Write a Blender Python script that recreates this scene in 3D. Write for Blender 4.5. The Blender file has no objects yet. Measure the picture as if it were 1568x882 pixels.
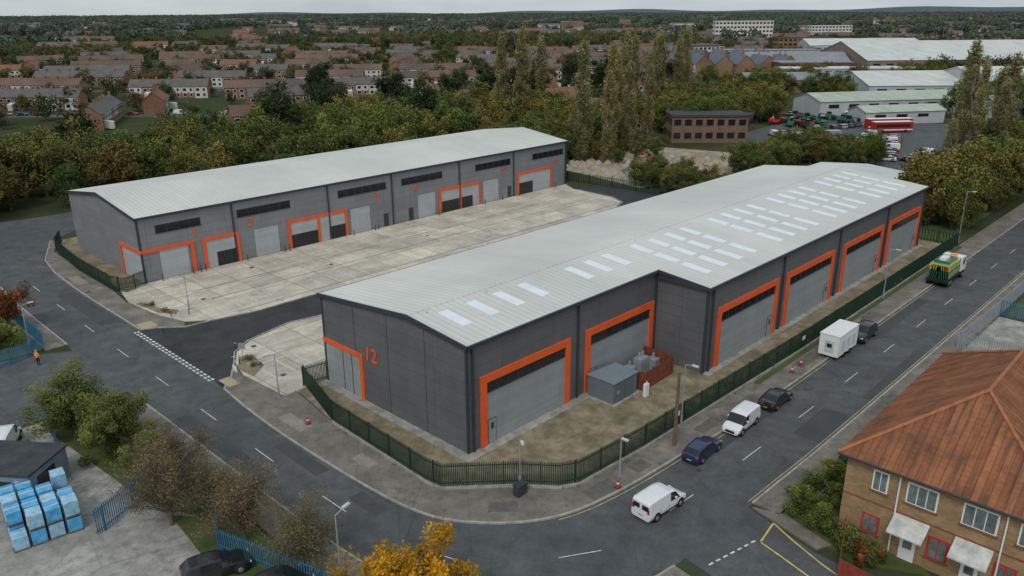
import bpy, math, random
import numpy as np
from mathutils import Matrix, Vector
random.seed(7); rng=np.random.default_rng(7)
S=bpy.context.scene
COL=S.collection
# ------------------------------------------------------------------ camera
pit,roll,yaw=0.3384,-0.0047,0.7652
F=Vector((math.cos(yaw)*math.cos(pit),math.sin(yaw)*math.cos(pit),-math.sin(pit)))
R0=Vector((math.sin(yaw),-math.cos(yaw),0)); U0=R0.cross(F)
R=R0*math.cos(roll)+U0*math.sin(roll); U=-R0*math.sin(roll)+U0*math.cos(roll)
CAM=Vector((-35.547,-38.793,32.0))
cd=bpy.data.cameras.new("camera"); cam=bpy.data.objects.new("camera",cd); COL.objects.link(cam)
M=Matrix(((R.x,U.x,-F.x,CAM.x),(R.y,U.y,-F.y,CAM.y),(R.z,U.z,-F.z,CAM.z),(0,0,0,1)))
cam.matrix_world=M; cd.sensor_width=36; cd.lens=36*1208.89/1568; cd.clip_start=0.5; cd.clip_end=20000
S.camera=cam
# ------------------------------------------------------------------ materials
def new_mat(name):
    m=bpy.data.materials.new(name); m.use_nodes=True
    nt=m.node_tree; b=nt.nodes['Principled BSDF']; return m,nt,b
def N(nt,t,**k):
    n=nt.nodes.new(t)
    for a,v in k.items(): setattr(n,a,v)
    return n
def math_n(nt,op,a,b=None,c=None):
    n=nt.nodes.new('ShaderNodeMath'); n.operation=op
    for i,x in enumerate((a,b,c)):
        if x is None: continue
        if isinstance(x,(int,float)): n.inputs[i].default_value=x
        else: nt.links.new(x,n.inputs[i])
    return n.outputs[0]
def mixc(nt,fac,a,b,mode='MIX'):
    n=nt.nodes.new('ShaderNodeMix'); n.data_type='RGBA'; n.blend_type=mode
    if isinstance(fac,(int,float)): n.inputs[0].default_value=fac
    else: nt.links.new(fac,n.inputs[0])
    for i,x in ((6,a),(7,b)):
        if isinstance(x,(tuple,list)): n.inputs[i].default_value=(x[0],x[1],x[2],1)
        else: nt.links.new(x,n.inputs[i])
    return n.outputs[2]
def noise(nt,vec,scale,detail=4,rough=.6):
    n=nt.nodes.new('ShaderNodeTexNoise'); n.inputs['Scale'].default_value=scale
    n.inputs['Detail'].default_value=detail; n.inputs['Roughness'].default_value=rough
    nt.links.new(vec,n.inputs['Vector']); return n.outputs[0]
def ramp(nt,fac,stops,interp='LINEAR'):
    n=nt.nodes.new('ShaderNodeValToRGB'); cr=n.color_ramp; cr.interpolation=interp
    while len(cr.elements)<len(stops): cr.elements.new(0.5)
    for e,(p,c) in zip(cr.elements,stops):
        e.position=p; e.color=(c[0],c[1],c[2],1) if isinstance(c,(tuple,list)) else (c,c,c,1)
    nt.links.new(fac,n.inputs[0]); return n.outputs[0]
def pos(nt): return nt.nodes.new('ShaderNodeNewGeometry').outputs['Position']
def bump(nt,b,h,strength=.3,dist=.05):
    n=nt.nodes.new('ShaderNodeBump'); n.inputs['Strength'].default_value=strength; n.inputs['Distance'].default_value=dist
    nt.links.new(h,n.inputs['Height']); nt.links.new(n.outputs[0],b.inputs['Normal'])
def simple(name,col,rough=.6,var=.15,scale=1.5,metal=0,spec=.3,obj=False,emit=None):
    m,nt,b=new_mat(name)
    if obj: v=nt.nodes.new('ShaderNodeTexCoord').outputs['Object']
    else: v=pos(nt)
    n=noise(nt,v,scale,5)
    lo=tuple(c*(1-var) for c in col); hi=tuple(min(1,c*(1+var)) for c in col)
    nt.links.new(ramp(nt,n,[(.3,lo),(.7,hi)]),b.inputs['Base Color'])
    b.inputs['Roughness'].default_value=rough; b.inputs['Metallic'].default_value=metal
    b.inputs['Specular IOR Level'].default_value=spec
    return m
def multi(name,c1,c2,c3,s1=.12,s2=2.5,s3=25,rough=.9,bmp=.2,spec=.2,extra=None):
    m,nt,b=new_mat(name); p=pos(nt)
    a=ramp(nt,noise(nt,p,s1,5,.65),[(.35,c1),(.62,c2)])
    f=ramp(nt,noise(nt,p,s2,6,.7),[(.45,0),(.72,1)])
    a=mixc(nt,f,a,c3)
    g=noise(nt,p,s3,3)
    a=mixc(nt,.5,a,ramp(nt,g,[(.25,.25),(.75,.8)]),'OVERLAY')
    if extra: a=extra(nt,p,a)
    nt.links.new(a,b.inputs['Base Color']); b.inputs['Roughness'].default_value=rough
    b.inputs['Specular IOR Level'].default_value=spec
    bump(nt,b,g,bmp,.03); return m
def cracks(nt,p,a):
    v=N(nt,'ShaderNodeTexVoronoi',feature='DISTANCE_TO_EDGE'); v.inputs['Scale'].default_value=.22
    w=mixc(nt,.25,p,N(nt,'ShaderNodeTexNoise').outputs['Color']); nt.links.new(w,v.inputs['Vector'])
    f=ramp(nt,v.outputs['Distance'],[(.0,.25),(.012,0)])
    a=mixc(nt,f,a,(.03,.03,.03))
    st=ramp(nt,noise(nt,p,.5,7,.75),[(.3,.68),(.55,1.0),(.75,1.28)]); return mixc(nt,1,a,st,'MULTIPLY')
ASPH=multi('asphalt_worn',(.080,.086,.091),(.112,.117,.120),(.076,.081,.085),.09,.8,30,.85,extra=cracks)
ASPHN=multi('asphalt_new',(.038,.040,.043),(.056,.058,.061),(.046,.048,.051),.2,1.2,40,.8,extra=cracks)
PAVE=multi('pavement_tarmac',(.16,.145,.125),(.25,.225,.19),(.12,.11,.09),.35,1.4,28,.9,extra=cracks)
GRAVEL=multi('gravel_ground',(.21,.17,.115),(.31,.25,.175),(.14,.135,.065),.25,.7,20,.95,.5,extra=cracks)
SOIL=multi('bare_soil',(.29,.23,.16),(.42,.35,.27),(.16,.14,.09),.12,.5,6,.95,.6)
GRASS=multi('grass',(.045,.08,.02),(.085,.11,.035),(.11,.10,.05),.3,1.5,30,.95,.6)
CPAD=multi('old_concrete',(.28,.27,.245),(.40,.385,.35),(.19,.185,.16),.2,1.2,24,.85,extra=cracks)
def ground_mat():
    m,nt,b=new_mat('countryside_ground'); p=pos(nt)
    a=ramp(nt,noise(nt,p,.02,8,.7),[(.3,(.03,.042,.018)),(.45,(.05,.06,.028)),(.6,(.08,.085,.05)),(.72,(.11,.11,.09))])
    f=ramp(nt,noise(nt,p,.004,4,.6),[(.4,0),(.65,.7)])
    a=mixc(nt,f,a,(.04,.055,.032))
    nt.links.new(a,b.inputs['Base Color']); b.inputs['Roughness'].default_value=1; b.inputs['Specular IOR Level'].default_value=0
    return m
GROUND=ground_mat()
def yard_mat():
    m,nt,b=new_mat('yard_concrete'); p=pos(nt)
    br=N(nt,'ShaderNodeTexBrick'); br.offset=0; br.squash=1
    nt.links.new(p,br.inputs['Vector']); br.inputs['Scale'].default_value=1
    br.inputs['Color1'].default_value=(.70,.63,.51,1); br.inputs['Color2'].default_value=(.48,.44,.365,1)
    br.inputs['Mortar'].default_value=(.20,.18,.15,1); br.inputs['Mortar Size'].default_value=.05
    br.inputs['Brick Width'].default_value=4.2; br.inputs['Row Height'].default_value=4.6; br.inputs['Mortar Smooth'].default_value=.2
    s=ramp(nt,noise(nt,p,.22,7,.7),[(.35,.68),(.6,1.12)])
    a=mixc(nt,1,br.outputs['Color'],s,'MULTIPLY')
    s2=ramp(nt,noise(nt,p,1.3,8,.75),[(.4,0),(.75,.6)])
    a=mixc(nt,s2,a,(.34,.27,.185))
    mp=N(nt,'ShaderNodeMapping'); mp.inputs['Scale'].default_value=(.06,.9,1); nt.links.new(p,mp.inputs[0])
    s3=ramp(nt,noise(nt,mp.outputs[0],1.0,5,.6),[(.48,0),(.7,.4)])
    a=mixc(nt,s3,a,(.27,.245,.205))
    v=N(nt,'ShaderNodeTexVoronoi',feature='DISTANCE_TO_EDGE'); v.inputs['Scale'].default_value=.13; nt.links.new(mixc(nt,.2,p,N(nt,'ShaderNodeTexNoise').outputs['Color']),v.inputs['Vector'])
    a=mixc(nt,ramp(nt,v.outputs['Distance'],[(0,.3),(.01,0)]),a,(.15,.14,.12))
    nt.links.new(a,b.inputs['Base Color']); b.inputs['Roughness'].default_value=.7
    return m
YARD=yard_mat()
def clad(name,col,vp=1.0,hp=6.0,rough=.45,line=.55,ribs=.18):
    m,nt,b=new_mat(name); p=pos(nt); s=N(nt,'ShaderNodeSeparateXYZ'); nt.links.new(p,s.inputs[0])
    h=math_n(nt,'ADD',s.outputs[0],s.outputs[1])
    f1=math_n(nt,'LESS_THAN',math_n(nt,'FRACT',math_n(nt,'DIVIDE',s.outputs[2],vp)),.04)
    f2=math_n(nt,'LESS_THAN',math_n(nt,'FRACT',math_n(nt,'DIVIDE',math_n(nt,'ADD',h,200.3),hp)),.06/hp)
    f=math_n(nt,'MULTIPLY',math_n(nt,'MAXIMUM',f1,f2),line)
    pid=N(nt,'ShaderNodeTexWhiteNoise',noise_dimensions='2D')
    cx=N(nt,'ShaderNodeCombineXYZ'); nt.links.new(math_n(nt,'FLOOR',math_n(nt,'DIVIDE',math_n(nt,'ADD',h,200.3),hp)),cx.inputs[0])
    nt.links.new(math_n(nt,'FLOOR',math_n(nt,'DIVIDE',s.outputs[2],vp)),cx.inputs[1]); nt.links.new(cx.outputs[0],pid.inputs['Vector'])
    a=mixc(nt,pid.outputs['Value'],tuple(c*.94 for c in col),tuple(c*1.06 for c in col))
    n=noise(nt,p,.35,5); a=mixc(nt,.35,a,ramp(nt,n,[(.3,.35),(.7,.65)]),'OVERLAY')
    mp=N(nt,'ShaderNodeMapping'); mp.inputs['Scale'].default_value=(1.5,1.5,.12); nt.links.new(p,mp.inputs[0])
    a=mixc(nt,ramp(nt,noise(nt,mp.outputs[0],1.2,5,.65),[(.5,0),(.75,.2)]),a,tuple(min(1,c*1.4) for c in col))
    a=mixc(nt,f,a,tuple(c*.35 for c in col))
    nt.links.new(a,b.inputs['Base Color']); b.inputs['Roughness'].default_value=rough
    w=math_n(nt,'SINE',math_n(nt,'MULTIPLY',s.outputs[2],2*math.pi/ribs)); bump(nt,b,w,.25,.012)
    return m
DARK=clad('dark_grey_cladding',(.118,.120,.126))
DARK2=clad('mid_grey_cladding',(.205,.21,.22),1.0,5.2)
SHUT=clad('roller_shutter_grey',(.28,.30,.31),.28,50,.45,.35,.14)
SHUT2=clad('panel_door_grey',(.38,.40,.41),.5,50,.45,.3,.25)
def roofm(name,col,per=.5,axis=0,dirt=.25,linec=.7,pv=.05):
    m,nt,b=new_mat(name); p=pos(nt); s=N(nt,'ShaderNodeSeparateXYZ'); nt.links.new(p,s.inputs[0])
    fr=math_n(nt,'FRACT',math_n(nt,'DIVIDE',math_n(nt,'ADD',s.outputs[axis],500.2),per))
    f=math_n(nt,'MULTIPLY',math_n(nt,'LESS_THAN',fr,.16),1-linec)
    mp=N(nt,'ShaderNodeMapping'); mp.inputs['Scale'].default_value=(1,.12,1) if axis==0 else (.12,1,1); nt.links.new(p,mp.inputs[0])
    a=ramp(nt,noise(nt,mp.outputs[0],.8,6,.7),[(.3,tuple(c*(1-dirt) for c in col)),(.65,col)])
    a2=ramp(nt,noise(nt,p,.08,4,.6),[(.35,.9),(.65,1.05)])
    a=mixc(nt,1,a,a2,'MULTIPLY')
    wn=N(nt,'ShaderNodeTexWhiteNoise',noise_dimensions='1D'); nt.links.new(math_n(nt,'FLOOR',math_n(nt,'DIVIDE',math_n(nt,'ADD',s.outputs[axis],500.2),per*2)),wn.inputs['W'])
    a=mixc(nt,1,a,ramp(nt,wn.outputs['Value'],[(0,1-pv),(1,1+pv*.5)]),'MULTIPLY')
    a=mixc(nt,f,a,tuple(c*.35 for c in col))
    nt.links.new(a,b.inputs['Base Color']); b.inputs['Roughness'].default_value=.55; b.inputs['Specular IOR Level'].default_value=.25
    bump(nt,b,math_n(nt,'GREATER_THAN',fr,.12),.4,.03); return m
ROOF=roofm('light_grey_metal_roof',(.61,.61,.565),.62,0,.07,.70,.02)
ROOFW=roofm('pale_sheet_roof',(.62,.64,.61),1.2,0,.25,.75)
ROOFG=roofm('green_white_sheet_roof',(.46,.53,.43),1.2,0,.3,.7)
ROOFB=roofm('grey_sheet_roof',(.26,.28,.31),1.2,0,.3,.7)
SKYL=simple('skylight_plastic',(.72,.77,.81),.3,.06,1)
TRIM=simple('dark_trim',(.045,.05,.058),.45,.1)
ORNG=simple('orange_powder_coat',(.76,.115,.03),.45,.1,.7)
GLASS=simple('dark_glass',(.018,.02,.024),.12,.2,.8,spec=.5)
PANE=simple('curtained_window_pane',(.13,.16,.15),.15,.5,1.2,spec=.5)
WHITE=simple('white_paint',(.74,.74,.72),.5,.06,3)
YELL=simple('yellow_road_paint',(.42,.36,.12),.7,.4,2)
YELB=simple('bright_yellow_road_paint',(.56,.45,.12),.7,.3,2)
LINE=simple('worn_white_road_paint',(.58,.58,.55),.7,.35,3)
KERB=simple('concrete_kerb',(.33,.31,.28),.9,.3,2)
GFEN=simple('dark_green_steel',(.012,.04,.024),.5,.2)
BFEN=simple('blue_steel',(.04,.17,.30),.5,.3,1)
GALV=simple('galvanised_steel',(.38,.42,.45),.45,.15,2,metal=.4)
BLUEP=simple('blue_shrink_wrap',(.09,.36,.62),.35,.35,2.2)
WOODF=simple('red_brown_timber',(.20,.06,.035),.8,.35,3)
WOOD=simple('weathered_wood_pole',(.16,.10,.07),.9,.3,3)
RUB=simple('tyre_rubber',(.018,.018,.018),.8,.1)
HUB=simple('wheel_rim',(.35,.36,.37),.35,.1,metal=.6)
RED=simple('red_paint',(.55,.03,.02),.4,.1)
TAIL=simple('tail_light_red',(.45,.01,.01),.3,.1)
HEADL=simple('head_lamp',(.75,.77,.8),.15,.05)
HIVIS=simple('hi_vis_orange',(.9,.25,.03),.7,.1)
BARK=simple('bark',(.14,.115,.09),.95,.35,2,obj=True)
FELT=simple('dark_felt_roof',(.05,.055,.06),.9,.3,1)
SUBG=simple('grp_blue_grey',(.14,.17,.19),.5,.08)
# ------------------------------------------------------------------ mesh builder
class MB:
    def __init__(s): s.v=[];s.f=[];s.m=[];s.T=None
    def set(s,x,y,z=0,a=0,sc=1): s.T=Matrix.Translation((x,y,z))@Matrix.Rotation(a,4,'Z')@Matrix.Scale(sc,4)
    def add(s,vs,fs,m):
        o=len(s.v)
        for p in vs:
            s.v.append(tuple(s.T@Vector(p)) if s.T else tuple(p))
        for f in fs: s.f.append(tuple(i+o for i in f)); s.m.append(m)
    def box(s,x0,y0,z0,x1,y1,z1,m=0):
        s.add([(x0,y0,z0),(x1,y0,z0),(x1,y1,z0),(x0,y1,z0),(x0,y0,z1),(x1,y0,z1),(x1,y1,z1),(x0,y1,z1)],
              [(0,3,2,1),(4,5,6,7),(0,1,5,4),(1,2,6,5),(2,3,7,6),(3,0,4,7)],m)
    def poly(s,pts,m=0): s.add(pts,[tuple(range(len(pts)))],m)
    def prism(s,pts2,z0,z1,m=0,mt=None):
        n=len(pts2); A=sum(pts2[i][0]*pts2[(i+1)%n][1]-pts2[(i+1)%n][0]*pts2[i][1] for i in range(n))
        if A<0: pts2=pts2[::-1]
        s.add([(x,y,z1) for x,y in pts2],[tuple(range(n))],m if mt is None else mt)
        vs=[(x,y,z0) for x,y in pts2]+[(x,y,z1) for x,y in pts2]
        s.add(vs,[(i,(i+1)%n,n+(i+1)%n,n+i) for i in range(n)],m)
    def slab(s,top4,th,m=0,me=None):
        b=[(x,y,z-th) for x,y,z in top4]; v=list(top4)+b
        s.add(v,[(0,1,2,3)],m); s.add(v,[(7,6,5,4),(0,4,5,1),(1,5,6,2),(2,6,7,3),(3,7,4,0)],m if me is None else me)
    def tube(s,p0,p1,r0,r1,m=0,n=8,cap=True):
        p0=Vector(p0);p1=Vector(p1);d=(p1-p0).normalized()
        a=d.orthogonal().normalized(); b=d.cross(a); vs=[]
        for p,r in ((p0,r0),(p1,r1)):
            for i in range(n):
                t=2*math.pi*i/n; vs.append(tuple(p+a*math.cos(t)*r+b*math.sin(t)*r))
        fs=[(i,(i+1)%n,n+(i+1)%n,n+i) for i in range(n)]
        if cap: fs+= [tuple(range(n-1,-1,-1)),tuple(range(n,2*n))]
        s.add(vs,fs,m)
    def gable(s,L,W,h,rh,mw=0,mr=1,ov=.3):
        x=L/2;y=W/2
        s.add([(-x,-y,0),(x,-y,0),(x,y,0),(-x,y,0),(-x,-y,h),(x,-y,h),(x,y,h),(-x,y,h),(-x,0,h+rh),(x,0,h+rh)],
          [(0,1,5,4),(2,3,7,6),(1,2,6,9,5),(3,0,4,8,7)],mw)
        k=rh/y
        s.slab([(-x-ov,-y-ov,h-ov*k+.12),(x+ov,-y-ov,h-ov*k+.12),(x+ov,0,h+rh+.12),(-x-ov,0,h+rh+.12)],.1,mr)
        s.slab([(x+ov,y+ov,h-ov*k+.12),(-x-ov,y+ov,h-ov*k+.12),(-x-ov,0,h+rh+.12),(x+ov,0,h+rh+.12)],.1,mr)
    def obj(s,name,mats,parent=None,smooth=False,loc=None,rot=0):
        me=bpy.data.meshes.new(name); me.from_pydata(s.v,[],s.f)
        for m in mats: me.materials.append(m)
        me.polygons.foreach_set('material_index',s.m)
        if smooth: me.polygons.foreach_set('use_smooth',[True]*len(s.f))
        me.update(); o=bpy.data.objects.new(name,me); COL.objects.link(o)
        if parent: o.parent=parent
        if loc: o.location=loc; o.rotation_euler[2]=rot
        return o
def empty(name,loc=(0,0,0)):
    o=bpy.data.objects.new(name,None); o.location=loc; COL.objects.link(o); return o
def offset(pts,d):
    out=[]
    for i,p in enumerate(pts):
        a=pts[max(0,i-1)]; b=pts[min(len(pts)-1,i+1)]
        dx,dy=b[0]-a[0],b[1]-a[1]; l=math.hypot(dx,dy) or 1
        out.append((p[0]-dy/l*d,p[1]+dx/l*d))
    return out
def smoothp(pts,n=4):
    out=[]
    for i in range(len(pts)-1):
        p0=pts[max(0,i-1)];p1=pts[i];p2=pts[i+1];p3=pts[min(len(pts)-1,i+2)]
        for k in range(n):
            t=k/n
            out.append(tuple(.5*((2*p1[j])+(-p0[j]+p2[j])*t+(2*p0[j]-5*p1[j]+4*p2[j]-p3[j])*t*t+(-p0[j]+3*p1[j]-3*p2[j]+p3[j])*t**3) for j in range(2)))
    out.append(pts[-1]); return out
def strip(mb,pts,d0,d1,z,m=0):
    a=offset(pts,d0); b=offset(pts,d1)
    for i in range(len(pts)-1): mb.poly([(*a[i],z),(*a[i+1],z),(*b[i+1],z),(*b[i],z)] if d0>d1 else [(*b[i],z),(*b[i+1],z),(*a[i+1],z),(*a[i],z)],m)
def kerb(mb,pts,w=.14,z0=0,z1=.13,m=0):
    a=offset(pts,w/2); b=offset(pts,-w/2)
    for i in range(len(pts)-1): 
        mb.prism([a[i],a[i+1],b[i+1],b[i]],z0,z1,m)
def walk(pts,step):
    out=[];acc=0
    for (x0,y0),(x1,y1) in zip(pts[:-1],pts[1:]):
        l=math.hypot(x1-x0,y1-y0)
        while acc<l:
            t=acc/l; out.append((x0+(x1-x0)*t,y0+(y1-y0)*t,math.atan2(y1-y0,x1-x0))); acc+=step
        acc-=l
    return out
# ------------------------------------------------------------------ ground
mb=MB(); n=96
mb.poly([(7500*math.cos(2*math.pi*i/n),7500*math.sin(2*math.pi*i/n),0) for i in range(n)]); mb.obj('ground',[GROUND])
KE=[(-6.4,71.1),(-6.8,60),(-6.8,48.1),(-6.9,35),(-7.2,26.4),(-7.8,20),(-8.1,12.5),(-7.9,2.3),(-7.3,-2.8),(-6.0,-5.8),(-3.3,-8.7),(-.1,-10.4),(4.9,-11.3),(11.9,-11.8),(18.9,-12.3),(40,-12.5),(68.4,-12.7),(140,-13),(420,-14)]
KWs=[(-12.9,70.6),(-13.4,61.1),(-13.6,45.1),(-13.9,41.7),(-13.5,28.1),(-13.4,13.9),(-13.2,-2.1),(-12.5,-6.5),(-11.2,-10.3),(-8.9,-13.8),(-5.6,-16.8),(-1.5,-18.2),(3.2,-18.5),(12.6,-18.8),(24.6,-19.1),(75.4,-19.7),(140,-20.3),(420,-21.5)]
KEs=smoothp(KE,3); KWss=smoothp(KWs,3)
mb=MB()
mb.poly([(x,y,.02) for x,y in KWss+KEs[::-1]])
mb.poly([(x,y,.024) for x,y in [(-6.4,71.1),(-5.6,78.5),(-1.8,88.6),(6,94.5),(40,97),(40,104),(0,106),(-20,112),(-70,118),(-70,90),(-30,78),(-12.9,70.6)]])
mb.poly([(x,y,.016) for x,y in [(-60,30),(-13.4,30),(-13.4,43),(-17,45),(-60,52)]])
mb.poly([(x,y,.016) for x,y in [(1.0,-18.3),(8.5,-18.6),(7,-24),(5.5,-60),(-1.5,-60),(.2,-24)]])
mb.obj('road',[ASPH])
mb=MB()
mb.poly([(x,y,.03) for x,y in [(-6.9,45),(-5.2,43.2),(-3,41.2),(-.3,40.6),(4.6,39.6),(72,39.6),(76.5,41.2),(78.2,45),(78.7,54.3),(86,54),(86.5,36),(82,33.3),(9.4,33.3),(5,34.1),(-.5,32.8),(-3,31),(-4.3,28.5),(-5.9,26),(-7.2,25.4)]])
mb.obj('access_road',[ASPHN])
mb=MB()
mb.prism([(-3.2,58.6),(-4.3,53),(-3.6,46.6),(-2.4,42.6),(-.3,40.9),(4.6,39.9),(72,39.9),(75.8,41.5),(77.8,45),(78.4,54.3),(81,58.6)],0,.08)
mb.prism([(-4.4,18.7),(-4.8,25.5),(-4.0,28.5),(-2.6,30.8),(-.3,32.5),(5,33.8),(9.4,33),(80,33),(80,18.9),(0,18.9)],0,.08)
mb.obj('concrete_yard',[YARD])
mb=MB()
def ln(x0,y0,x1,y1,w=.13,z=.088): 
    l=math.hypot(x1-x0,y1-y0); nx,ny=-(y1-y0)/l*w/2,(x1-x0)/l*w/2
    mb.poly([(x0+nx,y0+ny,z),(x0-nx,y0-ny,z),(x1-nx,y1-ny,z),(x1+nx,y1+ny,z)])
for x in [-1.5,.6,2.7,4.8,13.2,15.3,20,30.6,34.6,38,42.5,48,58,62.8,66,69]:
    ln(x,52.6,x,57.6)
for x in np.arange(2,70,2.15):
    if int(x)%13<9: ln(x,41.2,x,45.2)
for x0,x1 in ((-1.5,4.8),(13.2,20),(30.6,42.5),(48,69)): ln(x0,52.53,x1,52.53)
for x0,x1 in ((8,12),(21,30),(49,57)):
    ln(x0,56.4,x1,56.4);ln(x0,53.6,x1,53.6);ln(x0,53.74,x0,56.26);ln(x1,53.74,x1,56.26)
for x in (-3,-1,1): ln(x,22,x,26.4)
ln(-3,26.5,1,26.5); ln(-3.6,30,4,30)
for i,(x0) in enumerate(range(0,76,8)): ln(x0,49,x0+4.5,49,.1)
mb.obj('yard_bay_markings',[LINE])
mb=MB()
for y in (41.0,47.2,51.2): mb.box(3,y,.081,74,y+.12,.084)
mb.obj('drain_channel',[TRIM])
PE=KEs
mb=MB()
i1=[i for i,p in enumerate(KEs) if p[1]>=43.5]; i2=[i for i,p in enumerate(KEs) if p[1]<=26.2]
seg1=[(-1.6,88.6),(-5.4,78.5)]+[KEs[i] for i in i1]+[(-5.3,43),(-3.1,41)]
inner1=[(-2.6,42.4),(-3.8,46.6),(-4.5,53),(-3.9,58.7),(-3.2,82),(-.2,88)]
mb.prism(seg1+inner1,0,.12)
seg2=[(-4.2,28.4),(-5.8,25.9)]+[KEs[i] for i in i2]
FA=[(-3.2,19.2),(-4.3,11.7),(-4.7,-.6),(-4.5,-2.0),(-.5,-5.7),(1.2,-7.9),(2.6,-8.7),(9.7,-9.2),(35.8,-9.8),(82,-9.9),(86,-9.8)]
inner2=[(420,-11),(140,-10.2),(86,-9.9)]+FA[::-1][1:]+[(-3.2,19),(-4.5,18.8),(-4.9,25.5)]
mb.prism(seg2+inner2,0,.12)
a=[p for p in KWss if p[1]<29.8]; sA=[p for p in a if p[0]<.9 ]; sB=[p for p in KWss if p[0]>8.6]
oa=offset(sA,-2.2); mb.prism(sA+oa[::-1],0,.12)
ob_=offset(sB,-1.9); mb.prism(sB+ob_[::-1],0,.12)
a=[p for p in KWss if p[1]>44]; oa=offset(a,-2.0); mb.prism(a+oa[::-1],0,.12)
mb.prism([(8.6,-18.9),(7.3,-24),(8.3,-24.5),(9.3,-21)],0,.12)
mb.obj('pavement',[PAVE])
mb=MB()
kerb(mb,[(-1.6,88.6),(-5.4,78.5)]+[KEs[i] for i in i1]+[(-5.3,43),(-3.1,41),(-.3,40.75),(4.6,39.7),(72,39.75),(76,41.2),(78.0,45),(78.6,54.3)],.16,0,.135)
kerb(mb,[(9.4,33.15),(5,33.95),(-.4,32.65),(-2.8,30.9),(-4.2,28.4),(-5.8,25.9)]+[KEs[i] for i in i2],.16,0,.135)
kerb(mb,sA,.16,0,.135); kerb(mb,sB,.16,0,.135); kerb(mb,a,.16,0,.135)
mb.obj('kerb',[KERB])
mb=MB()
PCH=[(-6.4,14,1.2,3.4,0),(-6.0,5,1.0,2.2,0),(-3.0,-6.6,2.0,1.2,-.8),(3.2,-10.2,2.6,1.3,-.1),(7.6,-10.4,1.6,1.1,-.05),(16.5,-10.9,3.0,1.0,0),(22.5,-11.2,2.2,1.0,0),(34,-11.2,4,1.1,0),(50,-11.2,3,1.2,0),(-5.4,66,1.2,4,0),(30,-20,5,.9,0),(14.5,-19.7,2,.9,0)]
for x,y,w_,h_,an in PCH: mb.set(x,y,0,an); mb.box(-w_/2,-h_/2,.1205,w_/2,h_/2,.1235,0 if w_>h_ else 1)
mb.T=None; mb.obj('footway_patch',[simple('dark_footway_patch',(.12,.112,.10),.9,.25,2),simple('pale_footway_patch',(.26,.24,.21),.9,.2,2)])
mb=MB()
mb.prism([(-4.5,27),(-4.3,24.5),(-2.4,26),(-2.0,29),(-3.2,29.3)],0,.14); mb.prism([(-3.9,52),(-3.3,47.4),(-2.2,45.4),(-1.4,46.4),(-2.6,48.5),(-3.2,52)],0,.14)
mb.obj('planting_bed',[GRAVEL])
mb=MB()
mb.box(-6.6,43.4,.12,-5.0,45.4,.126);mb.box(-7.0,24.0,.12,-5.9,26.0,.126); mb.obj('tactile_paving',[simple('buff_tactile_paving',(.40,.32,.20),.9,.1,4)])
mb=MB()
mb.prism([(0,19),(-3.1,19),(-4.2,11.7),(-4.55,-.6),(-4.35,-1.9),(-.4,-5.5),(1.3,-7.7),(2.7,-8.5),(9.7,-9.0),(35.8,-9.6),(86,-9.7),(86,18.9),(0,18.9)],0,.10)
mb.obj('gravel_strip',[GRAVEL])
mb=MB(); 
mb.prism([(-.05,19),(-.9,19),(-.9,-.9),(0,-.9),(24,-.9),(24,0),(0,0)],.1,.14); mb.prism([(24.5,-6.2),(83,-6.2),(83,-5.5),(24.5,-5.5)],.1,.14)
mb.obj('concrete_apron',[CPAD])
mb=MB(); mb.prism([(-3.0,58.9),(-3.0,82),(0,88),(82,88),(82,58.9)],0,.07); mb.obj('gravel_strip',[GRAVEL])
mb=MB(); mb.prism([(-60,-20),(-16,-12),(-15.7,29.5),(-60,29.5)],0,.03); mb.obj('industrial_yard',[CPAD])
mb=MB(); mb.prism([(-19.5,12),(-15.7,2),(-15.7,29),(-21,29)],0,.06); mb.prism([(-21,-14),(-15.8,-14),(-15.7,5),(-19,9)],0,.05)
mb.prism([(-30,46),(-15.7,45.5),(-15.3,62),(-15,70),(-40,72)],0,.06); mb.prism([(8.8,-20.7),(14,-20.9),(14,-24),(9.6,-30),(7.6,-26)],0,.06)
mb.prism([(60,-22),(82,-22),(82,-30),(60,-30)],0,.06); mb.prism([(14,-21),(46,-21.3),(46,-36),(31,-36),(31,-23),(14,-23)],0,.05)
mb.prism([(90,-8),(150,-8),(150,0),(90,2)],0,.05); mb.prism([(83,-9.5),(90,-9.6),(90,30),(83,30)],0,.055)
mb.prism([(26,-9.85),(86,-10.0),(86,-10.6),(26,-10.4)],0,.135)
mb.obj('grass_verge',[GRASS])
mb=MB(); mb.prism([(46.5,-21.3),(59.5,-21.5),(59.5,-45),(46.5,-45)],0,.05); mb.prism([(-2,-23),(-1.6,-60),(-40,-60),(-14,-24)],0,.05); mb.obj('concrete_pad',[CPAD])
mb=MB(); mb.prism([(88,46),(112,40),(135,52),(128,78),(104,80),(92,68)],0,.08); mb.obj('construction_site_soil',[SOIL])
mb=MB(); mb.prism([(128,14),(215,18),(235,70),(160,66),(135,44)],0,.06); mb.obj('car_park_surface',[ASPH])
mb=MB(); mid=smoothp([(-10.0,68),(-10.4,45),(-10.6,20),(-10.7,4),(-10.2,-3.5),(-8.4,-8.6),(-4.6,-12.6),(0.5,-14.6),(8,-15.2),(20,-15.6),(75,-16.1),(200,-16.6)],6)
for x,y,a in walk(mid,9.2):
    mb.set(x,y,0,a); mb.poly([(0,-.035,.03),(2.8,-.035,.03),(2.8,.035,.03),(0,.035,.03)])
mb.T=None
for y in np.arange(26.6,43.5,.75):
    mb.poly([(-7.25,y,.034),(-7.05,y,.034),(-7.05,y+.45,.034),(-7.25,y+.45,.034)]); mb.poly([(-7.6,y,.034),(-7.4,y,.034),(-7.4,y+.45,.034),(-7.6,y+.45,.034)])
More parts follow.
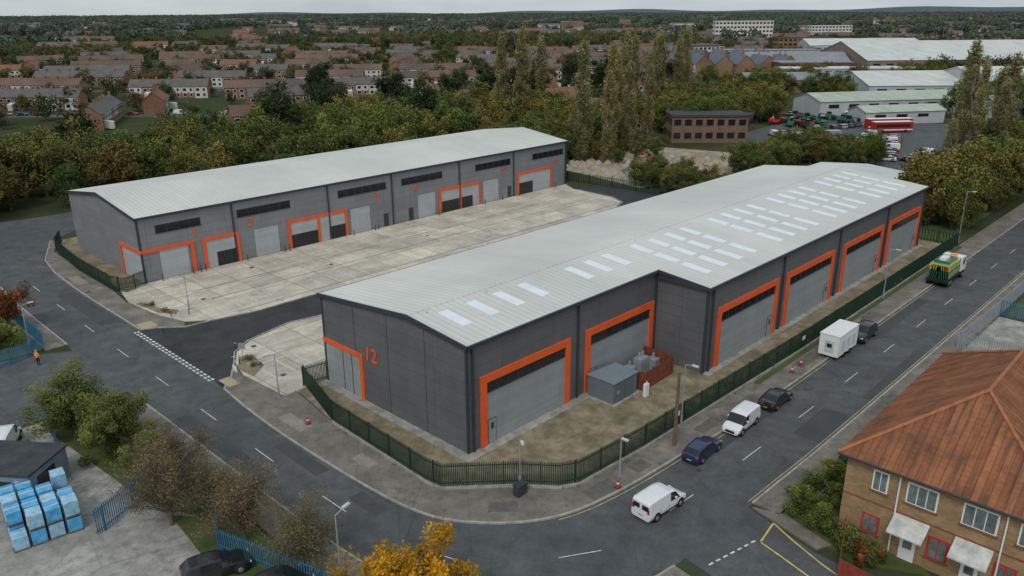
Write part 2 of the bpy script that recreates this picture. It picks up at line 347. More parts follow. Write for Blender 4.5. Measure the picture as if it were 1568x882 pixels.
for i in range(7):
    mb.set(1.4+i*.62,-19.9-i*.14,0,-.22); mb.poly([(0,0,.034),(.36,0,.034),(.36,.13,.034),(0,.13,.034)])
mb.T=None
mb.obj('road_markings',[LINE])
mb=MB()
strip(mb,[p for p in KWss if p[0]>9],.36,.29,.03)
strip(mb,[KEs[i] for i in i2 if -2<KEs[i][0]<90],-.29,-.36,.03)
mb.obj('yellow_lines',[YELL])
mb=MB()
strip(mb,[(5.7,-21.05),(8.0,-20.75)],.06,-.06,.03); strip(mb,[(5.6,-21.1),(5.2,-22.6),(4.2,-26),(3.6,-34)],.06,-.06,.031)
strip(mb,[(8.0,-20.8),(7.2,-22.4),(6.2,-24.8),(5.2,-28),(4.4,-36)],.06,-.06,.032)
mb.obj('yellow_bay_marking',[YELB])
mb=MB()
for x,y,s in ((-9.5,34,.35),(-11,60,.4),(10,-14,.35),(30,-17,.35),(28,-14,.4),(-9.2,52,.35),(-9,0,.3),(2,47.6,.5),(20,48,.5),(38,49.4,.5),(44,-15.1,.35),(12,54.5,.5),(-1,30.6,.5),(-2.5,22.5,.5)):
    mb.box(x,y,.031,x+s,y+s,.094 if y>20 and x>-3 else .034)
mb.box(-6.5,60,.12,-5.9,60.7,.124); mb.obj('manhole_cover',[TRIM])
mb=MB()
for x0,y0,x1,y1 in ((-9.2,48,-7.2,62),(14,-13.6,26,-12.7),(44,-14.2,60,-12.9),(-12.8,8,-11.6,22),(30,-18.9,44,-18.0),(-9.6,6,-8.4,12),(20,-18.6,26,-16.4),(-9.6,-1,-8.4,2)):
    mb.poly([(x0,y0,.026),(x1,y0,.026),(x1,y1,.026),(x0,y1,.026)])
mb.obj('asphalt_patch',[multi('asphalt_patch_mat',(.062,.066,.069),(.078,.082,.085),(.065,.068,.07),.3,1,30)])
# ------------------------------------------------------------------ near unit building
sl=.0965
def rz(y): return 9.765-(6.56-y)*sl if y<6.56 else 9.765-(y-6.56)*.101
A=empty('industrial_unit_building')
mb=MB(); X1=82.7
g0=[(0,0,0),(0,0,rz(0)),(0,6.56,9.765),(0,18.77,rz(18.77)),(0,18.77,0)]
mb.poly([(x,y,z-.2 if z>0 else 0) for x,y,z in g0])
mb.poly([(0,0,0),(24.55,0,0),(24.55,0,rz(0)-.2),(0,0,rz(0)-.2)])
mb.poly([(24.55,0,0),(24.55,-5.5,0),(24.55,-5.5,rz(-5.5)-.2),(24.55,0,rz(0)-.2)])
mb.poly([(24.55,-5.5,0),(X1,-5.5,0),(X1,-5.5,rz(-5.5)-.2),(24.55,-5.5,rz(-5.5)-.2)])
mb.poly([(X1,-5.5,0),(X1,18.77,0),(X1,18.77,rz(18.77)-.2),(X1,6.56,9.56),(X1,-5.5,rz(-5.5)-.2)])
mb.poly([(X1,18.77,0),(0,18.77,0),(0,18.77,rz(18.77)-.2),(X1,18.77,rz(18.77)-.2)])
mb.obj('walls',[DARK],A)
mb=MB(); e=.18
def rp(x,y,dz=0): return (x,y,rz(y)+dz)
mb.slab([rp(-e,-e),rp(24.37,-e),rp(24.37,6.56),rp(-e,6.56)],.22,0,1)
mb.slab([rp(24.37,-5.5-e),rp(X1+e,-5.5-e),rp(X1+e,6.56),rp(24.37,6.56)],.22,0,1)
mb.slab([rp(-e,6.56),rp(X1+e,6.56),rp(X1+e,18.77+e),rp(-e,18.77+e)],.22,0,1)
mb.obj('roof',[ROOF,TRIM],A)
mb=MB()
mb.box(-e-.03,-e-.16,rz(0)-.27,24.34,-e-.002,rz(0)+.0); mb.box(24.2,-5.5-e-.16,rz(-5.5)-.27,X1+e,-5.5-e-.002,rz(-5.5)+.0)
mb.box(24.2,-5.5-e,rz(-5.5)-.25,24.36,-e-.17,rz(-5.5)+.02)
def verge(x0,x1):
    for ya,yb in ((-.34,6.56),(6.56,18.98)):
        mb.slab([(x0,ya,rz(ya)+.07),(x1,ya,rz(ya)+.07),(x1,yb,rz(yb)+.07),(x0,yb,rz(yb)+.07)],.34)
verge(-.27,-.14)
mb.slab([(24.22,-5.85,rz(-5.85)+.05),(24.35,-5.85,rz(-5.85)+.05),(24.35,-.2,rz(-.2)+.05),(24.22,-.2,rz(-.2)+.05)],.3)
mb.box(-.05,-.05,0,.14,.14,rz(0)-.22); mb.box(24.5,-5.55,0,24.75,-5.3,rz(-5.5)-.22); mb.box(X1-.2,-5.55,0,X1+.05,-5.3,rz(-5.5)-.22); mb.box(-.05,18.6,0,.15,18.82,8.3)
for x in (.5,12.8,24.3): mb.box(x-.07,-.18,0,x+.07,-.02,rz(0)-.25)
for x in (25.3,39.4,53.5,68.4,82.2): mb.box(x-.09,-5.7,0,x+.09,-5.52,rz(-5.5)-.25)
for y in (4.7,9.4,14.0): mb.box(-.02,y,.1,.01,y+.05,rz(y)-.3)
mb.obj('gutters_and_downpipes',[TRIM],A)
mb=MB()
def sky(x,ya,yb,w=1.0):
    mb.slab([rp(x,ya,.035),rp(x+w,ya,.035),rp(x+w,yb,.035),rp(x,yb,.035)],.03)
for x in (2.0,5.0,8.0,11.0,17.2,20,22.8): sky(x,2.4,5.35)
for x in (27.3,30.3,33.3,36.3,42,45,48,51,56,59,62,65,70,73,76,79):
    sky(x,-3.6,-.7); sky(x,-.1,2.4); sky(x,2.9,5.3)
mb.obj('skylights',[SKYL],A)
mb=MB()
for x in (1.2,7.7,29): mb.slab([rp(x,5.8,.3),rp(x+.12,5.8,.3),rp(x+.12,5.95,.3),rp(x,5.95,.3)],.3)
mb.slab([rp(-.2,6.42,.05),rp(X1+.1,6.42,.05),rp(X1+.1,6.56,.065),rp(-.2,6.56,.065)],.05); mb.slab([rp(-.2,6.56,.065),rp(X1+.1,6.56,.065),rp(X1+.1,6.7,.05),rp(-.2,6.7,.05)],.05)
mb.obj('ridge_cap',[ROOF],A)
fr=MB(); sh=MB(); gl=MB(); dd=MB()
def bigdoor(x0,x1,Y,zt,person):
    w=.62
    fr.box(x0,Y-.16,.1,x0+w,Y+.02,zt-w); fr.box(x1-w,Y-.16,.1,x1,Y+.02,zt-w); fr.box(x0,Y-.16,zt-w,x1,Y+.02,zt)
    sh.box(x0+w,Y-.05,.1,x1-w,Y+.02,zt-w-.85)
    gl.box(x0+w,Y-.055,zt-w-.85,x1-w,Y+.02,zt-w)
    for k in range(1,8):
        xx=x0+w+(x1-x0-2*w)*k/8; dd.box(xx-.035,Y-.09,zt-w-.85,xx+.035,Y-.056,zt-w)
    dd.box(x0+w,Y-.1,zt-w-.92,x1-w,Y-.056,zt-w-.84)
    px=x0+w+.15 if person==0 else x1-w-1.05
    dd.box(px-.06,Y-.08,.1,px+.86,Y-.051,2.25); sh.box(px,Y-.1,.1,px+.8,Y-.081,2.2); dd.box(px+.25,Y-.12,1.4,px+.55,Y-.101,1.9)
bigdoor(1.3,11.8,0,6.1,0); bigdoor(13.9,24.1,0,6.1,0)
for x0,x1 in ((26.4,38.5),(40.4,52.3),(55.1,67.4),(69.5,81.4)): bigdoor(x0,x1,-5.5,6.1,1)
fr.box(-.14,12.95,.1,.02,13.4,4.0); fr.box(-.14,12.95,4.0,.02,18.8,4.42)
sh.box(-.05,13.4,.1,.02,18.5,4.0); 
for yy in (14.6,15.9): dd.box(-.08,yy,.1,-.051,yy+.06,4.0)
fr.obj('orange_door_frames',[ORNG],A); sh.obj('roller_shutters',[SHUT],A); gl.obj('high_windows',[GLASS],A); dd.obj('door_trims',[TRIM],A)
def sign(txt,loc,rx,size,parent,name):
    cu=bpy.data.curves.new(name,'FONT'); cu.body=txt; cu.size=size; cu.extrude=.03; cu.offset=.02; cu.materials.append(ORNG)
    o=bpy.data.objects.new(name,cu); COL.objects.link(o); o.parent=parent; o.location=loc; o.rotation_euler=rx; return o
o=sign('12',(-.05,12.65,4.15),(math.pi/2,0,-math.pi/2),1.75,A,'unit_number_12')
# ------------------------------------------------------------------ far unit building
B=empty('industrial_unit_building'); YB=58.76; XB=81.3; WB=22.9
mb=MB(); hb=8.38
mb.poly([(0,YB,0),(XB,YB,0),(XB,YB,hb-.15),(0,YB,hb-.15)]); mb.poly([(0,YB+WB,0),(0,YB,0),(0,YB,hb-.15),(0,YB+WB/2,9.7),(0,YB+WB,hb-.15)])
mb.poly([(XB,YB,0),(XB,YB+WB,0),(XB,YB+WB,hb-.15),(XB,YB+WB/2,9.7),(XB,YB,hb-.15)]); mb.poly([(XB,YB+WB,0),(0,YB+WB,0),(0,YB+WB,hb-.15),(XB,YB+WB,hb-.15)])
mb.obj('walls',[DARK2],B)
mb=MB()
mb.slab([(-.2,YB-.2,hb),(XB+.2,YB-.2,hb),(XB+.2,YB+WB/2,9.87),(-.2,YB+WB/2,9.87)],.2,0,1)
mb.slab([(-.2,YB+WB/2,9.87),(XB+.2,YB+WB/2,9.87),(XB+.2,YB+WB+.2,hb),(-.2,YB+WB+.2,hb)],.2,0,1)
mb.obj('roof',[ROOF,TRIM],B)
mb=MB()
mb.box(-.25,YB-.36,hb-.26,XB+.25,YB-.202,hb+.02)
for ya,za,yb,zb in ((YB-.36,hb+.04,YB+WB/2,9.93),(YB+WB/2,9.93,YB+WB+.36,hb+.04)):
    mb.slab([(-.33,ya,za),(-.2,ya,za),(-.2,yb,zb),(-.33,yb,zb)],.34); mb.slab([(XB+.2,ya,za),(XB+.33,ya,za),(XB+.33,yb,zb),(XB+.2,yb,zb)],.34)
for x in (12.4,27.3,39.0,53.3,66.5,80.9): mb.box(x-.08,YB-.2,0,x+.08,YB-.02,hb-.25)
mb.box(-.04,YB-.04,0,.2,YB+.2,hb-.2); mb.box(XB-.2,YB-.04,0,XB+.04,YB+.2,hb-.2)
mb.obj('gutters_and_downpipes',[TRIM],B)
fr=MB(); sh=MB(); gl=MB(); dd=MB()
for x0,x1 in ((2.2,8.0),(13.1,21.1),(29.1,37.9),(41,49.5),(57.1,65.7),(71.6,80.2)):
    gl.box(x0,YB-.05,6.05,x1,YB+.02,7.05); nn=max(3,round((x1-x0)/1.5))
    for k in range(1,nn): xx=x0+(x1-x0)*k/nn; dd.box(xx-.04,YB-.08,6.05,xx+.04,YB-.051,7.05)
    dd.box(x0-.06,YB-.09,5.97,x1+.06,YB-.02,6.045)
def ofr(x0,x1,zt,w=.42,mull=None):
    fr.box(x0,YB-.16,.08,x0+w,YB+.02,zt-w); fr.box(x1-w,YB-.16,.08,x1,YB+.02,zt-w); fr.box(x0,YB-.16,zt-w,x1,YB+.02,zt)
    if mull: fr.box(mull-w/2,YB-.16,.08,mull+w/2,YB+.02,zt-w)
def shut(x0,x1,z0,z1): sh.box(x0,YB-.06,z0,x1,YB+.02,z1)
def glz(x0,x1,z0,z1):
    gl.box(x0,YB-.07,z0,x1,YB+.02,z1)
    for xx in np.arange(x0,x1+.1,(x1-x0)/3): dd.box(xx-.035,YB-.1,z0,xx+.035,YB-.071,z1)
fr.box(6.3,YB-.16,.08,6.75,YB+.02,3.8); fr.box(-.16,YB-.16,3.8,6.75,YB+.02,4.22); fr.box(-.16,YB+.02,3.8,.02,64.6,4.22); fr.box(-.16,64.6,.1,.02,65.0,4.22)
shut(2.3,5.9,.08,3.8)
sh.box(-.05,YB+.1,.1,.02,64.5,3.8)
ofr(7.9,13.0,4.2); shut(8.32,12.58,2.0,3.78); shut(8.32,9.7,.08,2.0); glz(9.7,12.58,.08,2.0)
shut(15.3,18.9,.08,3.9)
ofr(20.4,30.4,4.2,.42,25.4); shut(20.82,25.19,2.0,3.78); shut(25.61,29.98,2.0,3.78); glz(20.82,25.19,.08,2.0); shut(25.61,27.2,.08,2.0); glz(27.2,29.98,.08,2.0)
shut(31.1,34.6,.08,3.9); shut(44.2,47.8,.08,3.9)
ofr(48.7,58.2,4.2,.42,53.4); shut(49.12,53.19,2.0,3.78); shut(53.61,57.78,2.0,3.78); glz(49.12,53.19,.08,2.0); glz(53.61,56.2,.08,2.0); shut(56.2,57.78,.08,2)
shut(58.9,62.6,.08,3.9); ofr(67.5,76.9,4.2); shut(67.92,76.48,2.2,3.78); shut(71.6,76.48,.08,2.2); glz(67.92,71.6,.08,2.2)
for x in (37.2,42.2,65): dd.box(x,YB-.06,.08,x+.9,YB+.02,2.1)
fr.obj('orange_door_frames',[ORNG],B); sh.obj('panel_doors',[SHUT2],B); gl.obj('windows',[GLASS],B); dd.obj('window_trims',[TRIM],B)
for t,x in (('1',6.6),('2',14.4),('3',35.6),('4',43.2),('5',63.6),('6',77.4)):
    sign(t,(x,YB-.06,4.6),(math.pi/2,0,0),1.7,B,'unit_number_'+t)
for x in (6.9,7.6,13.5,19.2,20.0,30.9,34.9,35.5,47.9,48.4,58.5,62.9,67.2,77.3,5.9,1.9):
    mb=MB(); mb.tube((x,YB-.8,.08),(x,YB-.8,.95),.07,.07); mb.tube((x,YB-.8,.7),(x,YB-.8,.8),.075,.075,1); mb.obj('bollard',[TRIM,RED])
# ------------------------------------------------------------------ fences
def palisade(name,pts,h,mat,step=.16,base=0.0,rails=True,wall=None,thick=.05,w=.035,notices=()):
    mb=MB()
    for x,y,a in walk(pts,step):
        mb.set(x,y,base,a); mb.add([(-w,0,0),(w,0,0),(w,0,h-.12),(0,0,h),(-w,0,h-.12),(-w,thick*.4,0),(w,thick*.4,0),(w,thick*.4,h-.12),(0,thick*.4,h),(-w,thick*.4,h-.12)],
             [(0,1,2,3,4),(9,8,7,6,5),(0,4,9,5),(1,6,7,2),(2,7,8,3),(3,8,9,4)],0)
    for x,y,a in walk(pts,2.6):
        mb.set(x,y,base,a); mb.box(-.05,.03,0,.05,.13,h-.1,0)
    mb.T=None
    for (x0,y0),(x1,y1) in zip(pts[:-1],pts[1:]):
        l=math.hypot(x1-x0,y1-y0); mb.set(x0,y0,base,math.atan2(y1-y0,x1-x0))
        for z in (.25,h-.35): mb.box(0,.021,z,l,.06,z+.06,0)
    for (x,y,a) in notices: mb.set(x,y,base,a); mb.box(-.3,-.05,h-1.0,.3,-.03,h-.6,1)
    mb.T=None
    o=mb.obj(name,[mat,WHITE]); return o
FAl=[(-2.2,19.3)]+FA[1:]
palisade('palisade_fence',FAl,1.95,GFEN,.13,.3,notices=((14.2,-9.32,-.02),(36,-9.85,0)))
mb=MB(); kerb(mb,FAl[1:-1],.22,.0,.32); mb.obj('low_retaining_wall',[KERB])
palisade('palisade_fence',[(-2.2,19.3),(0,18.9)],1.95,GFEN,.13,.1)
palisade('palisade_fence',[(-1,86),(-2.9,82),(-3.9,70),(-3.9,58.7),(-2.9,56.9),(0,58.2)],1.95,GFEN,.15,.1)
palisade('palisade_fence',[(86,-9.8),(86,30),(84,56),(82,88)],1.95,GFEN,.4,.1,w=.06)
palisade('palisade_fence',[(-15.2,60),(-15.4,46.2),(-17.5,44.4),(-25,43)],1.7,BFEN,.17,.05)
palisade('palisade_fence',[(-16.0,29.5),(-20.6,28.2),(-21.2,24)],1.6,BFEN,.17,.05)
palisade('palisade_fence',[(-16.2,14.8),(-18.0,13.0),(-23.3,10.3)],2.0,BFEN,.17,.05)
palisade('palisade_fence',[(-16,14.8),(-16.2,8),(-18.5,3.5),(-16.2,-4),(-15.6,-12)],1.6,BFEN,.2,.05)
palisade('palisade_fence',[(47,-20.9),(47,-45)],1.9,GALV,.2,.05); palisade('palisade_fence',[(47,-20.9),(60,-21.4),(120,-22.2)],1.9,GALV,.2,.05); palisade('palisade_fence',[(60,-21.4),(60,-45)],1.9,BFEN,.25,.05)
# ------------------------------------------------------------------ trees
def leafquads(c,size,shade,flat=.0):
    n=len(c); a=rng.normal(size=(n,3)); a/=np.linalg.norm(a,axis=1)[:,None]
    b=rng.normal(size=(n,3)); b-=a*(a*b).sum(1)[:,None]; b/=np.linalg.norm(b,axis=1)[:,None]
    a*=size[:,None]; b*=size[:,None]*.75
    v=np.stack([c-a,c-b*.8,c+a,c+b*.8],1).reshape(-1,3); return v,shade
def tube_np(p0,p1,r0,r1,n=5):
    p0=np.array(p0,float);p1=np.array(p1,float); d=p1-p0; d/=np.linalg.norm(d)+1e-9
    a=np.cross(d,[0.3,.9,.1]); a/=np.linalg.norm(a); b=np.cross(d,a); t=np.linspace(0,2*np.pi,n,endpoint=False)
    ring=lambda p,r:p+np.outer(np.cos(t),a)*r+np.outer(np.sin(t),b)*r
    v=np.vstack([ring(p0,r0),ring(p1,r1)]); f=[(i,(i+1)%n,n+(i+1)%n,n+i) for i in range(n)]; return v,np.array(f)
def tree_mesh(name,h,clumps,crad,lpc,lsize,trunk_r,mat,branch_frac=.5,twig=0,sq=(1,1,1),trunk_top=None):
    V=[];Fs=[];sh=[];mi=[];o=0
    tt=trunk_top or h*.75; pts=[np.array([0,0,-.1])]; k=6
    for i in range(1,k+1): pts.append(np.array([rng.normal()*h*.008*i,rng.normal()*h*.008*i,tt*i/k]))
    rr=np.linspace(trunk_r,trunk_r*.25,k+1); rr[0]*=1.3
    def addtube(p0,p1,r0,r1,n=5):
        nonlocal o
        v,f=tube_np(p0,p1,r0,r1,n); V.append(v); Fs.append(f+o); sh.extend([.5]*len(f)); mi.extend([1]*len(f)); o+=len(v)
    for i in range(k): addtube(pts[i],pts[i+1],rr[i],rr[i+1],7)
    nb=int(len(clumps)*branch_frac)
    for c in clumps[:nb]:
        zz=max(h*.12,min(c[2]-.15*h-rng.random()*.15*h,tt*.95)); i=min(k-1,int(zz/tt*k)); p0=pts[i]+(pts[i+1]-pts[i])*((zz/tt*k)-i)
        m=(p0+c)/2+np.array([0,0,h*.02])+rng.normal(size=3)*h*.01
        addtube(p0,m,trunk_r*.32,trunk_r*.2); addtube(m,c,trunk_r*.2,trunk_r*.06)
        for j in range(twig):
            e=c+rng.normal(size=3)*crad*np.array(sq)*.9; e[2]+=crad*.4; addtube(m+(c-m)*rng.random(),e,trunk_r*.07,trunk_r*.03,3)
    C=[];SH=[]
    for c in clumps:
        n=int(lpc*(.6+.8*rng.random())); cr=crad*(.65+.7*rng.random())
        d=rng.normal(size=(n,3)); d/=np.linalg.norm(d,axis=1)[:,None]; r=rng.random(n)**.45
        P=c+d*(r*cr)[:,None]*np.array(sq); C.append(P)
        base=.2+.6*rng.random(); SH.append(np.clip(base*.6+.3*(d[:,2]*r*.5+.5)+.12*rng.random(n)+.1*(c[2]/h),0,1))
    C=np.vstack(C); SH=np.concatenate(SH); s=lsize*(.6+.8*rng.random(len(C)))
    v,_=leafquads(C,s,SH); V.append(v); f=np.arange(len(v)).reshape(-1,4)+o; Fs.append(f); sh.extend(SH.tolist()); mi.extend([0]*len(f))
    V=np.vstack(V); Fs=np.vstack(Fs)
    me=bpy.data.meshes.new(name); me.vertices.add(len(V)); me.vertices.foreach_set('co',V.astype(np.float32).ravel())
    me.loops.add(Fs.size); me.loops.foreach_set('vertex_index',Fs.astype(np.int32).ravel())
    me.polygons.add(len(Fs)); me.polygons.foreach_set('loop_start',(np.arange(len(Fs))*4).astype(np.int32))
    me.polygons.foreach_set('material_index',np.array(mi,np.int32))
    at=me.attributes.new('shade','FLOAT','FACE'); at.data.foreach_set('value',np.array(sh,np.float32))
    me.materials.append(mat); me.materials.append(BARK); me.update(calc_edges=True); me.validate(); return me
def leafmat(name,stops,trans=.25,rnd=True,gain=1.0,warm=.5):
    m,nt,b=new_mat(name); at=N(nt,'ShaderNodeAttribute'); at.attribute_name='shade'
    oi=N(nt,'ShaderNodeObjectInfo')
    base=ramp(nt,oi.outputs['Random'],[(p,tuple(c*gain for c in col)) for p,col in stops])
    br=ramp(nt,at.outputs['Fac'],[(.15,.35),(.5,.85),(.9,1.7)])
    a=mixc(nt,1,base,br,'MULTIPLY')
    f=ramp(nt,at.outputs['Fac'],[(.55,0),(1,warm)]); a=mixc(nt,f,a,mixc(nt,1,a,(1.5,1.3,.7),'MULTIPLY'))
    nt.nodes.remove(b); d=N(nt,'ShaderNodeBsdfDiffuse'); nt.links.new(a,d.inputs[0]); out=nt.nodes['Material Output'].inputs[0]
    if trans<=0: nt.links.new(d.outputs[0],out); return m
    t=N(nt,'ShaderNodeBsdfTranslucent'); nt.links.new(a,t.inputs[0]); ms=N(nt,'ShaderNodeMixShader'); ms.inputs[0].default_value=trans
    nt.links.new(d.outputs[0],ms.inputs[1]); nt.links.new(t.outputs[0],ms.inputs[2]); nt.links.new(ms.outputs[0],out)
    return m
L_AUT=leafmat('autumn_foliage',[(0,(.055,.08,.026)),(.15,(.08,.10,.03)),(.3,(.11,.125,.035)),(.42,(.055,.078,.028)),(.55,(.135,.13,.036)),(.66,(.07,.09,.03)),(.78,(.155,.115,.036)),(.86,(.085,.095,.033)),(.95,(.13,.09,.036)),(1,(.06,.08,.03))],0,gain=1.15,warm=.25)
L_TOWN=leafmat('town_foliage',[(0,(.035,.05,.026)),(.25,(.055,.07,.032)),(.45,(.075,.085,.037)),(.6,(.04,.052,.03)),(.78,(.095,.09,.04)),(.92,(.12,.085,.038)),(1,(.05,.065,.032))],0,gain=1.2,warm=.25)
L_FAR=leafmat('haze_tinted_far_foliage',[(0,(.045,.062,.052)),(.3,(.055,.07,.052)),(.5,(.064,.075,.054)),(.7,(.048,.062,.052)),(.85,(.078,.08,.056)),(1,(.055,.068,.054))],0,gain=1.5,warm=.15)  # distance haze painted into the leaf colours: paler and bluer
L_POP=leafmat('poplar_foliage',[(0,(.16,.15,.065)),(.4,(.185,.165,.07)),(.7,(.15,.15,.07)),(1,(.175,.15,.07))],.25,gain=1.5,warm=.25)
L_DARK=leafmat('evergreen_foliage',[(0,(.022,.036,.02)),(1,(.036,.05,.024))],0)
L_BUSH=leafmat('shrub_foliage',[(0,(.06,.09,.028)),(.5,(.10,.12,.038)),(1,(.17,.17,.045))],gain=1.3)
L_BUSH2=leafmat('mottled_shrub_foliage',[(0,(.11,.13,.045)),(1,(.15,.155,.05))],gain=1.25)
L_YEL=leafmat('golden_foliage',[(0,(.42,.25,.02)),(1,(.5,.28,.025))],.4)
L_RUST=leafmat('rust_foliage',[(0,(.24,.10,.035)),(1,(.18,.08,.035))])
L_BARE=leafmat('sparse_brown_foliage',[(0,(.20,.145,.085)),(.5,(.16,.15,.08)),(1,(.22,.15,.085))])
def round_clumps(n,h,rx,zb,shell=.5):
    d=rng.normal(size=(n,3)); d/=np.linalg.norm(d,axis=1)[:,None]; r=shell+(1-shell)*rng.random(n)
    wob=1+.22*np.sin(3*np.arctan2(d[:,1],d[:,0])+rng.random()*6)+.12*rng.normal(size=n)
    P=d*(r*wob)[:,None]; hz=(h-zb)/2; P[:,0]*=rx; P[:,1]*=rx; P[:,2]=zb+hz+P[:,2]*hz*.92; return P
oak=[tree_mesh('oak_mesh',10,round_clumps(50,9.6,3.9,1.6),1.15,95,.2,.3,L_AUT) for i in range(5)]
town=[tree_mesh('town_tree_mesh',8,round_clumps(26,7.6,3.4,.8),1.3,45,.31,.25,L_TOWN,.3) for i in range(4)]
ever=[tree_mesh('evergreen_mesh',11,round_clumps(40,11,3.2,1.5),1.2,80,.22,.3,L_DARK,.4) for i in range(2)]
def pop_clumps(n,h,rx):
    z=np.sort(rng.random(n)); prof=np.sin(np.pi*np.clip(z*.8+.2,0,1))**.6*(.8+.25*np.sin(z*19+rng.random()*6)); a=rng.random(n)*6.28; r=rx*prof*(.2+.8*rng.random(n)); return np.stack([r*np.cos(a),r*np.sin(a),h*(.06+.92*z)],1)
def poplar(h,rx):
    c=pop_clumps(130,h,rx); rng.shuffle(c); return tree_mesh('poplar_mesh',h,c,.66,80,.165,.38,L_POP,.9,2,(1,1,2.6),h*.95)
popm=[poplar(26,2.2) for i in range(5)]
def place(name,me,x,y,s=1,rot=None,z=0,sz=None):
    o=bpy.data.objects.new(name,me); o.location=(x,y,z); o.rotation_euler[2]=random.random()*6.28 if rot is None else rot
    o.scale=(s,s,sz or s); COL.objects.link(o); return o
def instancer(name,meshes,P,scales,parent,ang=None,leaf='_tree'):
    P=np.array(P); k=len(meshes); idx=rng.integers(0,k,len(P)); ang=None if ang is None else np.array(ang)
    for j in range(k):
        sel=idx==j; p=P[sel]; s=np.array(scales)[sel]; n=len(p)
        if n==0: continue
        a=rng.random(n)*6.28 if ang is None else ang[sel]-np.pi*.75; V=np.zeros((n,4,3))
        for q in range(4):
            t=a+q*np.pi/2; V[:,q,0]=p[:,0]+np.cos(t)*s*.7071; V[:,q,1]=p[:,1]+np.sin(t)*s*.7071; V[:,q,2]=p[:,2] if p.shape[1]>2 else 0
        me=bpy.data.meshes.new(name+'_points'); me.from_pydata(V.reshape(-1,3).tolist(),[],np.arange(4*n).reshape(-1,4).tolist())
        o=bpy.data.objects.new(name+'_points',me); COL.objects.link(o); o.parent=parent
        o.instance_type='FACES'; o.use_instance_faces_scale=True; o.instance_faces_scale=1; o.show_instancer_for_render=False
        c=bpy.data.objects.new(name+leaf,meshes[j]); COL.objects.link(c); c.parent=o
def polar(d,az): t=yaw+math.radians(az); return CAM.x+d*math.cos(t),CAM.y+d*math.sin(t)
P=[];Sx=[]
for x in np.arange(-45,140,5.2):
    y0=110 if x<22 else (97 if x<80 else 96)
    for r in range(5 if x<22 else 6):
        yy=y0+r*7.5+rng.normal()*1.8
        if x>95 and yy<100: continue
        P.append((x+rng.normal()*1.6,yy)); Sx.append(.72+.6*rng.random())
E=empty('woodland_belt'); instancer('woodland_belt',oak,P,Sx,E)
for x,y in ((60,128),(66,134),(98,120),(104,126),(20,136),(110,150),(150,150),(156,145),(140,158),(82,142),(88,146),(210,150),(216,146),(222,154),(204,158),(120,205),(126,210),(186,160),(230,140),(236,136)): place('evergreen_tree',ever[random.randrange(2)],x,y,1.2+.35*random.random())
for x,y,s in ((124,118,1.0),(127,113,1.06),(131,110,.95),(101,71,.98),(104,66,.75),(113,72,.95),(117,70,.8),(120,76,.88),(125,70,.75),(150,95,.98),(154,90,.8),(158,98,.95),(165,94,1.0),(172,100,.95),(178,96,.9),(186,99,1.0),(194,103,1.0),(133,4.5,1.0),(126,2,.85),(141,4,.85),(120,-1,.72),(113,.5,.55),(137,-1,.75),(146,0,.9),(152,3,.8)):
    place('poplar_tree',popm[random.randrange(5)],x,y,s*1.25,sz=s)
P=[];Sx=[]
for i in range(34): P.append((90+rng.random()*18,74+rng.random()*20)); Sx.append(.5+.5*rng.random())
for i in range(34): P.append((87+rng.random()*8,30+rng.random()*18)); Sx.append(.25+.35*rng.random())
for i in range(30): P.append((108+rng.random()*32,33+rng.random()*8)); Sx.append(.35+.4*rng.random())
for i in range(14): P.append((84+rng.random()*5,60+rng.random()*20)); Sx.append(.3+.35*rng.random())
for i in range(18): P.append((96+rng.random()*26,62+rng.random()*16)); Sx.append(.25+.3*rng.random())
for i in range(50): P.append((118+rng.random()*22,80+rng.random()*26)); Sx.append(.5+.6*rng.random())
for i in range(80): P.append((94+rng.random()*85,-8+rng.random()*9)); Sx.append(.5+.7*rng.random())
for i in range(130): P.append((88+rng.random()*190,-24-rng.random()*18)); Sx.append(1.0+.8*rng.random())
for i in range(80): P.append((150+rng.random()*60,72+rng.random()*25)); Sx.append(.6+.6*rng.random())
for i in range(40): P.append((236+rng.random()*60,34-rng.random()*30)); Sx.append(.8+.6*rng.random())
for i in range(24): P.append((130+rng.random()*16,22+rng.random()*16)); Sx.append(.4+.4*rng.random())
for i in range(50): P.append((250+rng.random()*110,70+rng.random()*70)); Sx.append(.6+.6*rng.random())
E=empty('shrub_and_tree_mass'); instancer('shrub_mass',oak,P,Sx,E)
def woody(x,y): return math.sin(x*.013+1)+math.sin(y*.011+x*.004)+.6*math.sin(x*.03+y*.027)
P=[];Sx=[]
for i in range(15000):
    d=math.sqrt(rng.random())*800+200; az=rng.uniform(-38,38)
    if d>1000: continue
    x,y=polar(d,az)
    if y<108 and x<240 and y>-25: continue
    if az<-12 and 180<d<420 and rng.random()<.8: continue
    w=woody(x,y)
    if d<420 and az>-6:
        if rng.random()>.24: continue
        P.append((x,y)); Sx.append(.45+.7*rng.random()); continue
    if rng.random()>(.36 if w<.7 else .9): continue
    P.append((x,y)); Sx.append((.45+.6*rng.random())*(1.35 if w>.9 else .95))
E=empty('distant_trees'); instancer('town_trees',town,P,Sx,E)
def far_clump():
    c=[]
    for i in range(22):
        x,y=rng.uniform(-34,34),rng.uniform(-34,34); hh=rng.uniform(5,11)
        for k in range(5): c.append((x+rng.normal()*2.2,y+rng.normal()*2.2,hh*(.35+.55*rng.random())))
    return np.array(c)
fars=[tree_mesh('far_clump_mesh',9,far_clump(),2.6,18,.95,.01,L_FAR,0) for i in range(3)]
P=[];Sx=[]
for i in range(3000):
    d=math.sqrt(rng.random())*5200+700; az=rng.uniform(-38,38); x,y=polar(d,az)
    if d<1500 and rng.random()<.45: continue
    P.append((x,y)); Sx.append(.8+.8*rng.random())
instancer('far_woods',fars,P,Sx,E)
